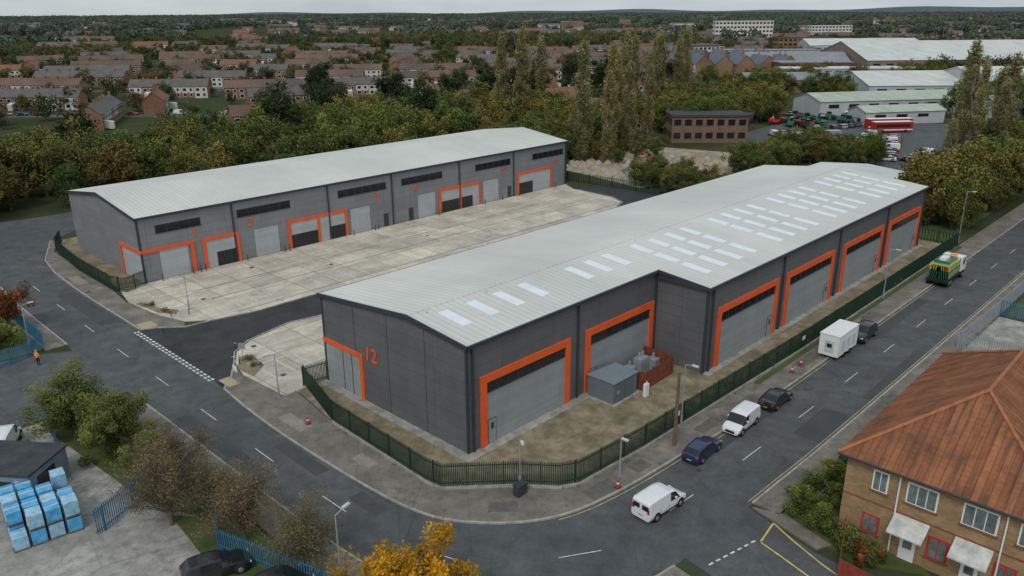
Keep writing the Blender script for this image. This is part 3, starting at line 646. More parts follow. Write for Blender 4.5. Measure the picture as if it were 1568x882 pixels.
# ------------------------------------------------------------------ vehicles (shared builder)
def paint(name,col,metal=.0):
    m=simple(name,col,.28,.05,1.5,metal=metal,spec=.5,obj=True); m.node_tree.nodes['Principled BSDF'].inputs['Coat Weight'].default_value=.6; return m
P_WH=paint('white_car_paint',(.70,.71,.72)); P_BL=paint('blue_car_paint',(.015,.03,.10),.3); P_BK=paint('black_car_paint',(.012,.013,.015)); P_GY=paint('silver_car_paint',(.3,.31,.32),.5); P_RD=paint('red_car_paint',(.4,.02,.015))
ST={'car':[(0,.36,.38,.80,'b'),(.02,.46,.48,.93,'b'),(.10,.53,.56,.99,'b'),(.24,.58,.62,1,'b'),(.27,.60,.64,1,'w'),(.43,.62,.96,1,'s'),(.55,.62,1.0,1,'b'),(.57,.62,1.0,1,'s'),(.73,.63,.99,1,'b'),(.75,.63,.985,1,'s'),(.87,.63,.95,1,'w'),(.965,.62,.70,.97,'b'),(.985,.56,.62,.93,'b'),(1,.40,.42,.86,'b')],
 'sedan':[(0,.36,.38,.78,'b'),(.03,.48,.50,.92,'b'),(.12,.55,.58,.99,'b'),(.25,.60,.64,1,'b'),(.28,.61,.65,1,'w'),(.45,.63,.97,1,'s'),(.56,.63,1.0,1,'b'),(.575,.63,1.0,1,'s'),(.72,.64,.94,1,'w'),(.89,.66,.74,.98,'b'),(.97,.64,.70,.94,'b'),(1,.42,.44,.86,'b')],
 'van':[(0,.28,.30,.82,'b'),(.02,.38,.42,.94,'b'),(.10,.46,.50,.99,'b'),(.18,.50,.55,1,'b'),(.20,.51,.56,1,'w'),(.33,.54,.93,1,'s'),(.45,.54,.99,1,'b'),(.50,.54,1.0,1,'b'),(.75,.54,1.0,1,'b'),(.95,.54,.985,1,'b'),(.985,.54,.95,.98,'b'),(1,.52,.90,.95,'b')]}
def vehicle(name,kind,x,y,ang,L,W,Hh,pm,z=.02,mesh_only=False):
    mb=MB(); st=ST[kind]; rings=[]; w0=W/2; zb=.16*Hh
    for t,bl,rf,ws,fl in st:
        xx=L/2-t*L; w=w0*ws; wt=w*(.80 if rf-bl>.15 else .93) if kind!='van' else w*(.90 if rf-bl>.15 else .93)
        half=[(w*.86,zb),(w*.985,zb+.10*Hh),(w,(zb+bl*Hh)/2+.06),(w*.965,bl*Hh),(wt,max(rf*Hh-.05,bl*Hh+.005)),(wt*.72,rf*Hh)]
        rings.append([(xx,yy,zz) for yy,zz in half]+[(xx,-yy,zz) for yy,zz in half[::-1]])
    n=12
    for i in range(len(rings)-1):
        fl=st[i][4]; vs=rings[i]+rings[i+1]
        for k in range(n):
            k2=(k+1)%n; m=0
            if k in (3,7) and fl in 'sw': m=1
            if k in (4,5,6) and fl=='w': m=1
            if k in (0,10,11): m=2 if k==11 else 0
            mb.add([vs[k],vs[k2],vs[n+k2],vs[n+k]],[(0,1,2,3)],m)
    mb.poly(rings[0][::-1],0); mb.poly(rings[-1],0)
    if kind=='van':
        for s in (-1,1):
            mb.box(-L/2-.012,s*.06*W if s>0 else -.4*W,Hh*.60,-L/2+.05,.4*W if s>0 else -.06*W,Hh*.82,1)
            for q in (.5,.72): xm=L/2-q*L; mb.box(xm-.012,min(s*(w0-.02),s*(w0+.006)),zb+.12,xm+.012,max(s*(w0-.02),s*(w0+.006)),.52*Hh,2)
    r=.245*Hh if kind!='van' else .19*Hh
    for xx in (L/2-.18*L,-L/2+.19*L):
        for s in (-1,1):
            mb.tube((xx,s*(w0-.25),r*1.12),(xx,s*(w0+.006),r*1.12),r*1.2,r*1.2,2,18); mb.tube((xx,s*(w0-.2),r),(xx,s*(w0+.02),r),r,r,2,18); mb.tube((xx,s*(w0-.1),r),(xx,s*(w0+.035),r),r*.62,r*.55,3,10)
    for s in (-1,1):
        a,b=sorted((s*w0*.55,s*w0*.88)); mb.box(L/2-.10*L,a,.42*Hh,L/2-.012*L,b,.475*Hh if kind!='van' else .40*Hh,4)
        mb.box(-L/2-.01,min(s*w0*.66,s*w0*.9),.50*Hh,-L/2+.12,max(s*w0*.66,s*w0*.9),.62*Hh if kind!='van' else .72*Hh,5)
        a,b=sorted((s*(w0-.02),s*(w0+.13))); xm=L/2-.34*L; mb.box(xm-.06,a,.62*Hh,xm+.06,b,.70*Hh,0)
    mb.box(L/2-.02,-w0*.5,.2*Hh,L/2+.012,w0*.5,.34*Hh,2); mb.box(-L/2-.015,-.2,.3*Hh,-L/2+.02,.2,.37*Hh,6)
    o=mb.obj(name,[pm,GLASS,RUB,HUB,HEADL,TAIL,YELL],loc=(x,y,z),rot=ang)
    o.data.polygons.foreach_set('use_smooth',[True]*len(o.data.polygons)); 
    bm=o.modifiers.new('bevel','BEVEL'); bm.width=.03; bm.segments=2; bm.limit_method='ANGLE'; bm.angle_limit=math.radians(35)
    return o
cars=[]
for k,pm in (('car',P_BK),('car',P_GY),('sedan',P_RD),('sedan',P_WH),('van',P_WH),('car',P_BL)):
    o=vehicle('parked_car' if k!='van' else 'parked_van',k,150+len(cars)*3.0,18.5,1.2,3.9,1.55,1.25 if k!='van' else 1.7,pm); cars.append(o.data)
# ------------------------------------------------------------------ houses
def roofvar(name,c1,c2,c3):
    m,nt,b=new_mat(name); p=pos(nt)
    a=ramp(nt,noise(nt,p,.05,2,.5),[(.35,c1),(.5,c2),(.65,c3)]); a=mixc(nt,.4,a,ramp(nt,noise(nt,p,1.2,4),[(.3,.3),(.7,.7)]),'OVERLAY')
    nt.links.new(a,b.inputs['Base Color']); b.inputs['Roughness'].default_value=.9; b.inputs['Specular IOR Level'].default_value=.1; return m
RT=roofvar('brown_tile_roof',(.135,.09,.068),(.17,.115,.088),(.11,.09,.078)); BR=roofvar('brick_wall',(.21,.11,.07),(.27,.16,.10),(.19,.115,.075)); RW=simple('render_wall',(.54,.51,.45),.9,.15,.2)
SL=roofvar('slate_roof',(.10,.125,.16),(.13,.155,.19),(.15,.10,.08))
RM=simple('red_clay_roof',(.20,.10,.065),.9,.2,.4); RG=simple('grey_tile_roof',(.12,.112,.105),.9,.2,.4)
def terrace(mb,x,y,ang,nh,w=5.0,dep=6.6,h=4.4,rh=2.1,far=False,slate=False):
    L=nh*w; rm=4 if slate else int(rng.choice([0,0,0,6,7,7])); mb.set(x,y,0,ang); mb.gable(L,dep,h,rh,1,rm,.25)
    for i in range(nh):
        xc=-L/2+(i+.5)*w
        if rng.random()<.45: 
            z0=.0 if rng.random()<.5 else 2.1
            for sy in (-1,1): mb.box(xc-w/2+.1,sy*dep/2-(.04 if sy<0 else -.0),z0,xc+w/2-.1,sy*dep/2+(.04 if sy>0 else 0),h-.15,2)
        for sy in (-1,1):
            y0,y1=(-dep/2-.09,-dep/2-.05) if sy<0 else (dep/2+.05,dep/2+.09)
            for zz,hh in ((2.8,1.0),(.8,1.1)):
                for dx,ww in ((-1.2,1.3),(1.2,.9)):
                    mb.box(xc+dx-ww/2-.12,y0,zz-.12,xc+dx+ww/2+.12,y1,zz+hh+.12,5); yy0,yy1=(y0-.03,y0-.004) if sy<0 else (y1+.004,y1+.03); mb.box(xc+dx-ww/2,yy0,zz,xc+dx+ww/2,yy1,zz+hh,3)
        if rng.random()<.25: mb.slab([(xc-.8,-dep/2-2.5,2.2),(xc+.8,-dep/2-2.5,2.2),(xc+.8,-dep/2-.1,2.6),(xc-.8,-dep/2-.1,2.6)],2.1,5,2)
        if rng.random()<.7: mb.box(xc+w/2-.35,-.4,h+rh-.5,xc+w/2+.35,.4,h+rh+.9,1)
    mb.T=None
HM=[RT,BR,RW,GLASS,SL,WHITE,RM,RG]
mb=MB(); lanes=MB(); kk=0; PC=[]; AC=[]
d=238
while d<640:
    s=-d*.80
    while s<d*.14:
        nh=int(rng.integers(3,9)); L=nh*5
        az=math.degrees(math.atan2(-s-L/2,d)); dj=rng.normal()*4.5; x,y=polar(math.hypot(d+dj,s+L/2),az)
        blk=.34*math.sin(x*.012)+.3*math.sin(y*.014)+rng.normal()*.05
        ang=yaw-math.pi/2+blk+(0 if rng.random()<.72 else math.pi/2)
        ok=woody(x,y)<1.25 or d<400
        if ok: terrace(mb,x,y,ang,nh,rh=2.5,h=4.5)
        s+=L+rng.uniform(6,26)
    c0=[polar(math.hypot(d-17,q),math.degrees(math.atan2(-q,d-17))) for q in np.arange(-d*.80,d*.14,20)]
    if kk%2==1:
        strip(lanes,c0,2.8,-2.8,.012)
        for x,y,a in walk(c0,5.2):
            if rng.random()<.5: PC.append((x+2.0*math.cos(a+1.57),y+2.0*math.sin(a+1.57),.02)); AC.append(a)
    kk+=1; d+=34+d*.03
mb.obj('terraced_houses',HM); lanes.obj('residential_street',[ASPH])
E=empty('distant_parked_cars'); instancer('distant_parked_cars',cars,PC,[1.0]*len(PC),E,AC,'_car')
mb=MB()
for i in range(230):
    d=rng.uniform(640,1500); az=rng.uniform(-36,36); x,y=polar(d,az)
    terrace(mb,x,y,yaw-math.pi/2+rng.normal()*.35,int(rng.integers(2,7)),6,8,4.8,2.6)
mb.obj('terraced_houses',HM)
mb=MB()
for i in range(26):
    r,c=divmod(i,9); x,y=polar(430+r*26,-7.5-c*1.35); 
    terrace(mb,x,y,yaw+.15+rng.normal()*.05,3,5.5,9,6.2,4.2,slate=True)
for i in range(46):
    x,y=polar(rng.uniform(540,800),rng.uniform(-26,-5)); terrace(mb,x,y,yaw+rng.normal()*.8,int(rng.integers(2,5)),6,8,5,2.8,slate=rng.random()<.4)
mb.obj('slate_roof_houses',HM)
mb=MB()
for i in range(900):
    d=1200+math.sqrt(rng.random())*3000; az=rng.uniform(-38,38); x,y=polar(d,az); mb.set(x,y,0,yaw-math.pi/2+rng.normal()*.5)
    L=rng.uniform(12,50); mb.gable(L,rng.uniform(8,14),rng.uniform(5,8),rng.uniform(1,3.5),int(rng.choice([1,1,2])),int(rng.choice([0,7,4])),.3)
mb.T=None; mb.obj('distant_town_buildings',HM)
FLAT=simple('pale_render',(.60,.58,.53),.8,.1,.3)
def block(name,x,y,L,W,h,ang,wm,rm,floors=3,bays=10):
    mb=MB(); mb.set(x,y,0,ang); mb.box(-L/2,-W/2,0,L/2,W/2,h,0); mb.box(-L/2-.3,-W/2-.3,h,L/2+.3,W/2+.3,h+.5,1)
    fh=h/floors
    for f in range(floors):
        for k in range(bays):
            for sy in (-1,1):
                xx=-L/2+(k+.5)*L/bays; ww=L/bays*.32; yy=sy*W/2; mb.box(xx-ww,min(yy,yy+sy*.06),f*fh+fh*.35,xx+ww,max(yy,yy+sy*.06),f*fh+fh*.8,2)
        nb=max(2,int(bays*W/L))
        for k in range(nb):
            for sx in (-1,1):
                yy=-W/2+(k+.5)*W/nb; ww=W/nb*.3; xx=sx*L/2; mb.box(min(xx,xx+sx*.06),yy-ww,f*fh+fh*.35,max(xx,xx+sx*.06),yy+ww,f*fh+fh*.8,2)
    mb.T=None; return mb.obj(name,[wm,rm,GLASS])
x,y=polar(900,-15.6); block('block_of_flats',x,y,60,12,20,yaw-math.pi/2,FLAT,FLAT,5,16)
x,y=polar(640,-19.5); block('block_of_flats',x,y,42,11,12,yaw-math.pi/2+.1,BR,FELT,4,12)
x,y=polar(560,-13); block('block_of_flats',x,y,30,9,9,yaw-math.pi/2+.4,FLAT,FELT,3,9)
x,y=polar(1050,-21); block('block_of_flats',x,y,50,12,13,yaw-math.pi/2+.1,FLAT,FLAT,4,12)
block('brick_office_building',147.5,67.5,19,9,6.5,math.radians(-47),simple('brown_brick',(.19,.12,.08),.9,.2,1),FELT,2,7)
block('brick_kiosk',171,70,7,5,4,.3,BR,FELT,1,2)
def shed(name,x,y,L,W,h,rh,ang,wm,rm):
    mb=MB(); mb.set(x,y,0,ang); mb.gable(L,W,h,rh,0,1,.3)
    for k in range(int(L/7)): xx=-L/2+3+k*7; mb.box(xx,-W/2-.08,h*.55,xx+3.5,-W/2-.02,h*.8,2)
    mb.T=None; return mb.obj(name,[wm,rm,GLASS])
LG=simple('light_grey_wall',(.42,.44,.44),.7,.1,.3); REDW=simple('dark_red_wall',(.16,.06,.05),.7,.1,.3); BW=simple('brown_wall',(.22,.17,.14),.8,.15,.3)
shed('grey_roof_workshop',104,14,20,17,4.2,.7,0,LG,ROOFW)
shed('green_roof_warehouse',238,58,50,16,4.5,2,math.radians(-35),LG,ROOFG)
shed('green_roof_warehouse',216,44,26,9,3.6,1.4,math.radians(-35),LG,ROOFG)
shed('pale_roof_warehouse',300,62,60,34,5.5,4,math.radians(-45),LG,ROOFW)
shed('pale_roof_warehouse',330,20,90,50,6,5.5,math.radians(-45),LG,ROOFW)
shed('large_distribution_warehouse',450,85,150,60,8,8,math.radians(-42),BW,ROOFW)
shed('grey_roof_warehouse',372,150,50,24,7,4,math.radians(-50),LG,ROOFB)
shed('grey_roof_warehouse',285,110,40,16,5,2.5,math.radians(-45),BR,ROOFB)
shed('pale_roof_warehouse',260,20,34,14,4.5,2,math.radians(-30),LG,ROOFW)
shed('pale_roof_warehouse',560,190,80,30,8,4,math.radians(-45),LG,ROOFW)
block('school_building',330,105,60,12,7,math.radians(-45),LG,ROOFW,2,14)
block('school_building',420,190,60,12,9,math.radians(-45),FLAT,ROOFB,3,14)
block('red_trim_building',345,128,34,14,8,math.radians(-45),REDW,ROOFB,2,9)
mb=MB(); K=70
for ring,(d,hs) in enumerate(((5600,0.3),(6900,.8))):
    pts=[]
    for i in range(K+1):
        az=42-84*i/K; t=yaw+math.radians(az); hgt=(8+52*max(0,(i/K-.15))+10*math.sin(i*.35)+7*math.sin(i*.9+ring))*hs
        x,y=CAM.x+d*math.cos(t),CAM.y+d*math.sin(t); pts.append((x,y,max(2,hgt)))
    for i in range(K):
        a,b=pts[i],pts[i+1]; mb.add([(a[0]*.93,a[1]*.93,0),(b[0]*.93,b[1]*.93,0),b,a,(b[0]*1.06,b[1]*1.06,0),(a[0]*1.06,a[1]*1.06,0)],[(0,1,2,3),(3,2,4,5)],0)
mb.obj('hills',[multi('haze_tinted_hill_woods',(.09,.12,.145),(.105,.135,.155),(.095,.12,.14),.002,.01,.03,1,0,0)])  # blue of distance haze is put into the hill colour
# ------------------------------------------------------------------ brick house bottom right
H=empty('brick_house')
def brick_mat():
    m,nt,b=new_mat('yellow_brick'); p=pos(nt); s=N(nt,'ShaderNodeSeparateXYZ'); nt.links.new(p,s.inputs[0])
    c=N(nt,'ShaderNodeCombineXYZ'); nt.links.new(math_n(nt,'ADD',s.outputs[0],s.outputs[1]),c.inputs[0]); nt.links.new(s.outputs[2],c.inputs[1])
    br=N(nt,'ShaderNodeTexBrick'); nt.links.new(c.outputs[0],br.inputs['Vector']); br.inputs['Scale'].default_value=1
    br.inputs['Color1'].default_value=(.36,.22,.095,1); br.inputs['Color2'].default_value=(.25,.145,.065,1); br.inputs['Mortar'].default_value=(.24,.19,.13,1)
    br.inputs['Brick Width'].default_value=.3; br.inputs['Row Height'].default_value=.1; br.inputs['Mortar Size'].default_value=.012
    a=mixc(nt,.5,br.outputs['Color'],ramp(nt,noise(nt,p,.8,5),[(.3,.3),(.7,.7)]),'OVERLAY'); nt.links.new(a,b.inputs['Base Color']); b.inputs['Roughness'].default_value=.9; return m
YB_=brick_mat()
def tile_mat():
    m,nt,b=new_mat('orange_clay_tiles'); p=pos(nt); s=N(nt,'ShaderNodeSeparateXYZ'); nt.links.new(p,s.inputs[0])
    gn=nt.nodes.new('ShaderNodeNewGeometry'); sn=N(nt,'ShaderNodeSeparateXYZ'); nt.links.new(gn.outputs['Normal'],sn.inputs[0])
    isx=math_n(nt,'GREATER_THAN',math_n(nt,'ABSOLUTE',sn.outputs[0]),math_n(nt,'ABSOLUTE',sn.outputs[1]))
    al=math_n(nt,'ADD',math_n(nt,'MULTIPLY',s.outputs[1],isx),math_n(nt,'MULTIPLY',s.outputs[0],math_n(nt,'SUBTRACT',1.0,isx)))
    fz=math_n(nt,'FRACT',math_n(nt,'DIVIDE',s.outputs[2],.2))
    fa=math_n(nt,'FRACT',math_n(nt,'DIVIDE',al,.42))
    wn=N(nt,'ShaderNodeTexWhiteNoise',noise_dimensions='1D'); nt.links.new(math_n(nt,'FLOOR',math_n(nt,'DIVIDE',al,.42)),wn.inputs['W'])
    a=ramp(nt,noise(nt,p,.5,9,.78),[(.3,(.11,.065,.045)),(.44,(.23,.095,.05)),(.58,(.33,.13,.06)),(.72,(.19,.095,.055))])
    c=N(nt,'ShaderNodeCombineXYZ'); nt.links.new(math_n(nt,'MULTIPLY',al,2.6),c.inputs[0]); nt.links.new(math_n(nt,'MULTIPLY',s.outputs[2],.3),c.inputs[1])
    a=mixc(nt,ramp(nt,noise(nt,c.outputs[0],1.3,6,.7),[(.5,0),(.66,.8)]),a,(.085,.055,.042))
    a=mixc(nt,1,a,ramp(nt,wn.outputs['Value'],[(0,.82),(1,1.15)]),'MULTIPLY')
    a=mixc(nt,math_n(nt,'MULTIPLY',math_n(nt,'LESS_THAN',fa,.18),.5),a,(.08,.045,.035))
    a=mixc(nt,math_n(nt,'MULTIPLY',math_n(nt,'LESS_THAN',fz,.2),.15),a,(.08,.045,.035))
    nt.links.new(a,b.inputs['Base Color']); b.inputs['Roughness'].default_value=.9; b.inputs['Specular IOR Level'].default_value=.1; bump(nt,b,fa,.5,.05); return m
TILE=tile_mat()
mb=MB(); mb.box(10.1,-35.5,0,29.6,-24.1,5.7,0); mb.box(10.08,-35.52,3.0,29.62,-24.08,3.12,1)
mb.obj('walls',[YB_,simple('red_brick_band',(.22,.08,.05),.9,.15,3)],H)
mb=MB(); x0,x1,y0,y1=9.6,30.1,-36.0,-23.6; zr=10.0; yr=(y0+y1)/2; d=(y1-y0)/2
a=(x0+d,yr,zr); b=(x1-d,yr,zr)
mb.poly([(x0,y1,5.9),(x0,y0,5.9),a]); mb.poly([(x1,y0,5.9),(x1,y1,5.9),b]); mb.poly([(x0,y0,5.9),(x1,y0,5.9),b,a]); mb.poly([(x1,y1,5.9),(x0,y1,5.9),a,b])
mb.box(x0+.02,y0+.02,5.72,x1-.02,y1-.02,5.88,1); mb.tube((x0-.05,y0,5.86),(x0-.05,y1,5.86),.07,.07,3,8)
for p in ((x0,y1,5.93),(x0,y0,5.93)): mb.tube(p,(a[0],a[1],a[2]+.03),.12,.12,2,6)
for p in ((x1,y1,5.93),(x1,y0,5.93)): mb.tube(p,(b[0],b[1],b[2]+.03),.12,.12,2,6)
mb.tube((a[0],a[1],a[2]+.03),(b[0],b[1],b[2]+.03),.12,.12,2,6)
mb.obj('roof',[TILE,simple('brown_soffit',(.10,.06,.04),.7,.1),simple('ridge_tile',(.36,.14,.06),.85,.25,2),TRIM],H)
wi=MB(); X=10.1
def win(y,z,w,h,fm=1):
    wi.box(X-.06,y-w/2-.07,z-.07,X,y+w/2+.07,z+h+.07,fm); k=2 if w<1.2 else 3
    for i in range(k): ya=y-w/2+i*w/k; wi.box(X-.09,ya+.035,z+.02,X-.061,ya+w/k-.035,z+h-.02,0)
    wi.box(X-.14,y-w/2-.15,z-.17,X-.0,y+w/2+.15,z-.075,3)
win(-26.2,4.05,.8,1.25); win(-28.6,4.05,1.6,1.25); win(-31.7,4.05,1.7,1.25); win(-34.3,4.05,1.2,1.25)
win(-26.0,1.0,.9,1.1,2); win(-29.9,1.0,1.0,1.3,2); win(-33.4,1.0,1.0,1.3,2)
for y in (-28.3,-31.7):
    wi.box(X-.08,y-.45,.05,X,y+.45,2.05,1); wi.box(X-.11,y-.25,.9,X-.081,y+.25,1.8,0)
    wi.slab([(X-1.3,y-1.0,2.35),(X-1.3,y+1.0,2.35),(X-.02,y+1.0,3.0),(X-.02,y-1.0,3.0)][::-1],.1,4)
wi.tube((X-.1,-27.3,0),(X-.1,-27.3,5.7),.05,.05,1); wi.tube((X-.1,-33,0),(X-.1,-33,5.7),.05,.05,1)
wi.obj('windows_and_doors',[PANE,WHITE,RED,simple('sill_brick',(.2,.08,.05),.9,.1),simple('weathered_white_canopy',(.52,.52,.48),.7,.25,2)],H)
mb=MB(); 
for x,y,a in walk([(10.0,-24.6),(5.5,-26.0),(4.8,-33)],.12): mb.set(x,y,0,a); mb.box(-.055,-.02,0,.055,.02,1.5)
mb.T=None; mb.obj('red_picket_fence',[simple('red_stain_timber',(.26,.05,.03),.8,.25,3)])
# ------------------------------------------------------------------ substation & timber enclosure
mb=MB(); x0,x1,y0,y1=13.9,17.3,-3.2,-.4
mb.box(x0,y0,.1,x1,y1,2.1,0); cx,cy=(x0+x1)/2,(y0+y1)/2; o_=.12
ring=[(x0-o_,y0-o_,2.1),(x1+o_,y0-o_,2.1),(x1+o_,y1+o_,2.1),(x0-o_,y1+o_,2.1)]
mb.add(ring+[(cx-.3,cy,3.0),(cx+.3,cy,3.0)],[(0,1,5,4),(2,3,4,5),(1,2,5),(3,0,4),(3,2,1,0)],1)
mb.box(x0+.3,y0-.05,.2,x0+1.5,y0-.002,1.95,2); mb.box(x0+1.6,y0-.05,.2,x0+2.8,y0-.002,1.95,2); mb.box(x0+.5,y0-.08,1.0,x0+.75,y0-.051,1.3,3); mb.box(x0-.3,y0-.3,0,x1+.3,y1+.3,.16,4)
mb.obj('electricity_substation',[SUBG,simple('grp_roof',(.16,.20,.22),.5,.08),simple('grp_door',(.11,.14,.16),.5,.08),YELL,CPAD])
mb=MB()
for x,y,a in walk([(17.9,-3.6),(22.8,-3.4),(22.9,-.2)],.15): mb.set(x,y,.1,a); mb.box(-.065,-.015,0,.065,.015,1.75+.02*random.random())
for x,y,a in walk([(17.9,-3.6),(17.9,-.2)],.15): mb.set(x,y,.1,a); mb.box(-.065,-.015,0,.065,.015,1.75)
mb.T=None
for x,y,a in walk([(17.9,-3.5),(22.8,-3.3),(22.8,-.2)],1.6): mb.box(x-.06,y,.1,x+.06,y+.12,1.9)
mb.obj('timber_enclosure_fence',[WOODF])
mb=MB()
for i,(x,y,z) in enumerate(((18.6,-1.2,1.0),(19.8,-1.4,1.5),(20.9,-1.0,1.2),(21.8,-1.6,.9))): mb.box(x,y-.5,.1,x+.8,y+.4,z+.4); mb.tube((x+.4,y,z+.4),(x+.4,y,z+.9),.12,.12)
mb.obj('utility_cabinet',[GALV])
mb=MB(); mb.box(-1.6,-6.7,.12,-.7,-6.2,.95); mb.box(-1.65,-6.75,.95,-.65,-6.15,1.0); mb.obj('utility_cabinet',[TRIM])
mb=MB(); mb.box(17.0,-4.4,.1,17.5,-4.1,1.3,0); mb.tube((17.2,-4.3,.1),(17.2,-4.3,1.6),.04,.04,0); mb.obj('utility_cabinet',[WHITE])
# ------------------------------------------------------------------ street furniture
LHG=simple('lamp_head_grey',(.5,.52,.53),.5,.05)
def lamp(x,y,h,ang,mat=GALV,arm=.7):
    mb=MB(); mb.tube((0,0,0),(0,0,1.1),.09,.09,0); mb.tube((0,0,1.1),(0,0,h),.055,.04,0); mb.tube((0,0,h-.03),(arm,0,h+.12),.03,.03,0)
    mb.box(arm-.1,-.1,h+.08,arm+.45,.1,h+.18,1); mb.box(arm-.05,-.08,h+.05,arm+.4,.08,h+.079,2); mb.box(-.1,-.1,0,.1,.1,.06,0)
    mb.obj('street_lamp',[mat,LHG,HEADL],loc=(x,y,.1),rot=ang)
lamp(-.7,-6.0,4.1,-2.2); lamp(14.6,-9.5,5.6,-1.57); lamp(87.8,-9.4,7.5,-1.57); lamp(-.5,45.7,4.0,3.14); lamp(-15.2,-5.3,5.0,.2); lamp(-5.0,18.8,4.2,3.14); lamp(-16.2,48,4.2,0); lamp(56.5,-10.2,6,-1.57); lamp(5.5,-10.1,3.0,-1.57,arm=.15)
mb=MB(); mb.tube((11.9,-10.6,.1),(12.0,-10.55,6.3),.16,.11,0); mb.tube((11.75,-10.5,6.1),(12.3,-10.6,6.1),.03,.03,0); mb.obj('wooden_telegraph_pole',[WOOD])
def cone(x,y):
    mb=MB(); mb.box(-.2,-.2,0,.2,.2,.05,2); mb.tube((0,0,.05),(0,0,.3),.15,.1,0,10); mb.tube((0,0,.3),(0,0,.42),.1,.075,1,10); mb.tube((0,0,.42),(0,0,.65),.075,.03,0,10)
    mb.obj('traffic_cone',[RED,WHITE,TRIM],loc=(x,y,.125))
cone(4.2,-10.9); cone(30.5,-11.4); cone(32.6,-11.3); cone(-5.8,13.0)
def post_sign(x,y,h,ang,name='traffic_sign',mat=WHITE):
    mb=MB(); mb.tube((0,0,0),(0,0,h),.035,.035,0); mb.box(-.03,-.35,h-.6,-.0+.0,.35,h,1); mb.obj(name,[GALV,mat],loc=(x,y,.1),rot=ang)
post_sign(-6.2,24,1.9,0); post_sign(-3.2,28.4,1.8,.6,mat=GALV)
for x,y in ((-2.9,44.9),(-1.2,44.2),(-3.9,27.8),(-2.5,31.2),(-5.6,40.6)): 
    mb=MB(); mb.tube((0,0,0),(0,0,.95),.05,.05,0); mb.tube((0,0,.75),(0,0,.85),.055,.055,1); mb.obj('bollard',[TRIM,WHITE],loc=(x,y,.1))
# ------------------------------------------------------------------ placed vehicles
vehicle('white_van','van',4.15,-14.4,math.radians(-4),4.05,1.62,1.65,P_WH)
vehicle('parked_car','car',12.3,-12.8,math.radians(2),3.9,1.52,1.22,P_BL)
vehicle('parked_van','van',18.1,-12.9,math.radians(182),3.9,1.55,1.58,P_WH)
vehicle('parked_car','sedan',23.9,-13.0,math.radians(1),4.0,1.58,1.22,P_BK)
vehicle('parked_car','car',43.4,-12.9,math.radians(181),4.2,1.65,1.55,P_BK)
vehicle('parked_car','car',-19.6,1.3,math.radians(-18),4.0,1.6,1.3,P_BK); vehicle('parked_car','sedan',-17.6,-2.6,math.radians(-18),3.8,1.5,1.2,P_BK)
vehicle('parked_van','van',-23.9,27.2,math.radians(60),3.6,1.6,1.7,P_WH)
mb=MB(); mb.box(-2.3,-.95,.45,2.3,.95,2.55,0); mb.box(-2.34,-.98,2.55,2.34,.98,2.62,0)
for x in (-1.6,-.4,.9): mb.box(x,-.985,.9,x+.75,-.951,2.0,1)
mb.box(-2.335,-.5,.8,-2.301,.4,2.0,1); mb.box(-2.345,-.3,1.3,-2.336,.2,1.7,3)
for xx in (-.6,.6):
    for s in (-1,1): mb.tube((xx,s*.75,.3),(xx,s*.97,.3),.3,.3,2,14)
mb.tube((2.3,0,.5),(2.9,0,.45),.05,.05,2); mb.obj('welfare_cabin_trailer',[WHITE,simple('pale_panel',(.50,.56,.56),.5,.1),RUB,GFEN],loc=(38.0,-12.5,.02))
mb=MB(); LG2=paint('lime_yellow_paint',(.46,.48,.10)); GRN=paint('green_paint',(.03,.15,.08))
mb.box(-3,-.95,.55,3,.95,.8,2); 
mb.add([(1.6,-.95,.7),(3.2,-.95,.7),(3.2,.95,.7),(1.6,.95,.7),(1.6,-.95,2.3),(2.85,-.92,2.3),(2.85,.92,2.3),(1.6,.95,2.3),(3.25,-.95,1.4),(3.25,.95,1.4)],[(4,5,6,7),(0,1,8,5,4),(2,3,7,6,9),(0,4,7,3),(1,2,9,8)],0); mb.add([(3.26,-.85,1.42),(3.26,.85,1.42),(2.87,.82,2.25),(2.87,-.82,2.25)],[(0,1,2,3)],1)
mb.box(-2.6,-.9,.8,1.3,.9,1.7,4); mb.box(-2.6,-.9,1.7,1.3,.9,2.3,3); mb.box(-2.2,-.7,2.3,.6,.7,2.6,4); mb.box(-2.0,-.3,2.6,-.6,.3,2.85,0)
for k in range(6): 
    for s in (-1,1): mb.box(-2.4+k*.6,min(s*.901,s*.915),1.0,-2.1+k*.6,max(s*.901,s*.915),1.5,3)
for k in range(9):
    yy=-.9+k*.2; mb.add([(-2.62,yy,.8),(-2.62,yy+.12,.8),(-2.62,min(.9,yy+.32) if yy<0 else max(-.9,yy-.08),2.2),(-2.62,(min(.9,yy+.2) if yy<0 else max(-.9,yy-.2)),2.2)],[(0,1,2,3),(3,2,1,0)],3)
mb.box(-2.7,-.5,.6,-2.6,.5,.8,6); mb.box(-2.66,-.8,1.9,-2.621,-.55,2.1,5); mb.box(-2.66,.55,1.9,-2.621,.8,2.1,5)
mb.box(2.0,-.97,1.45,2.7,-.951,2.1,1); mb.box(1.9,-.3,2.3,2.2,.3,2.42,6)
for xx in (2.3,-1.6,-2.2):
    for s in (-1,1): mb.tube((xx,s*.65,.4),(xx,s*.98,.4),.4,.4,2,16); mb.tube((xx,s*.9,.4),(xx,s*1.0,.4),.2,.18,7,10)
o=mb.obj('road_sweeper_lorry',[WHITE,GLASS,RUB,LG2,GRN,RED,HIVIS,HUB],loc=(68.8,-13.2,.02)); o.scale=(1.15,1.25,1.2)
mb=MB()
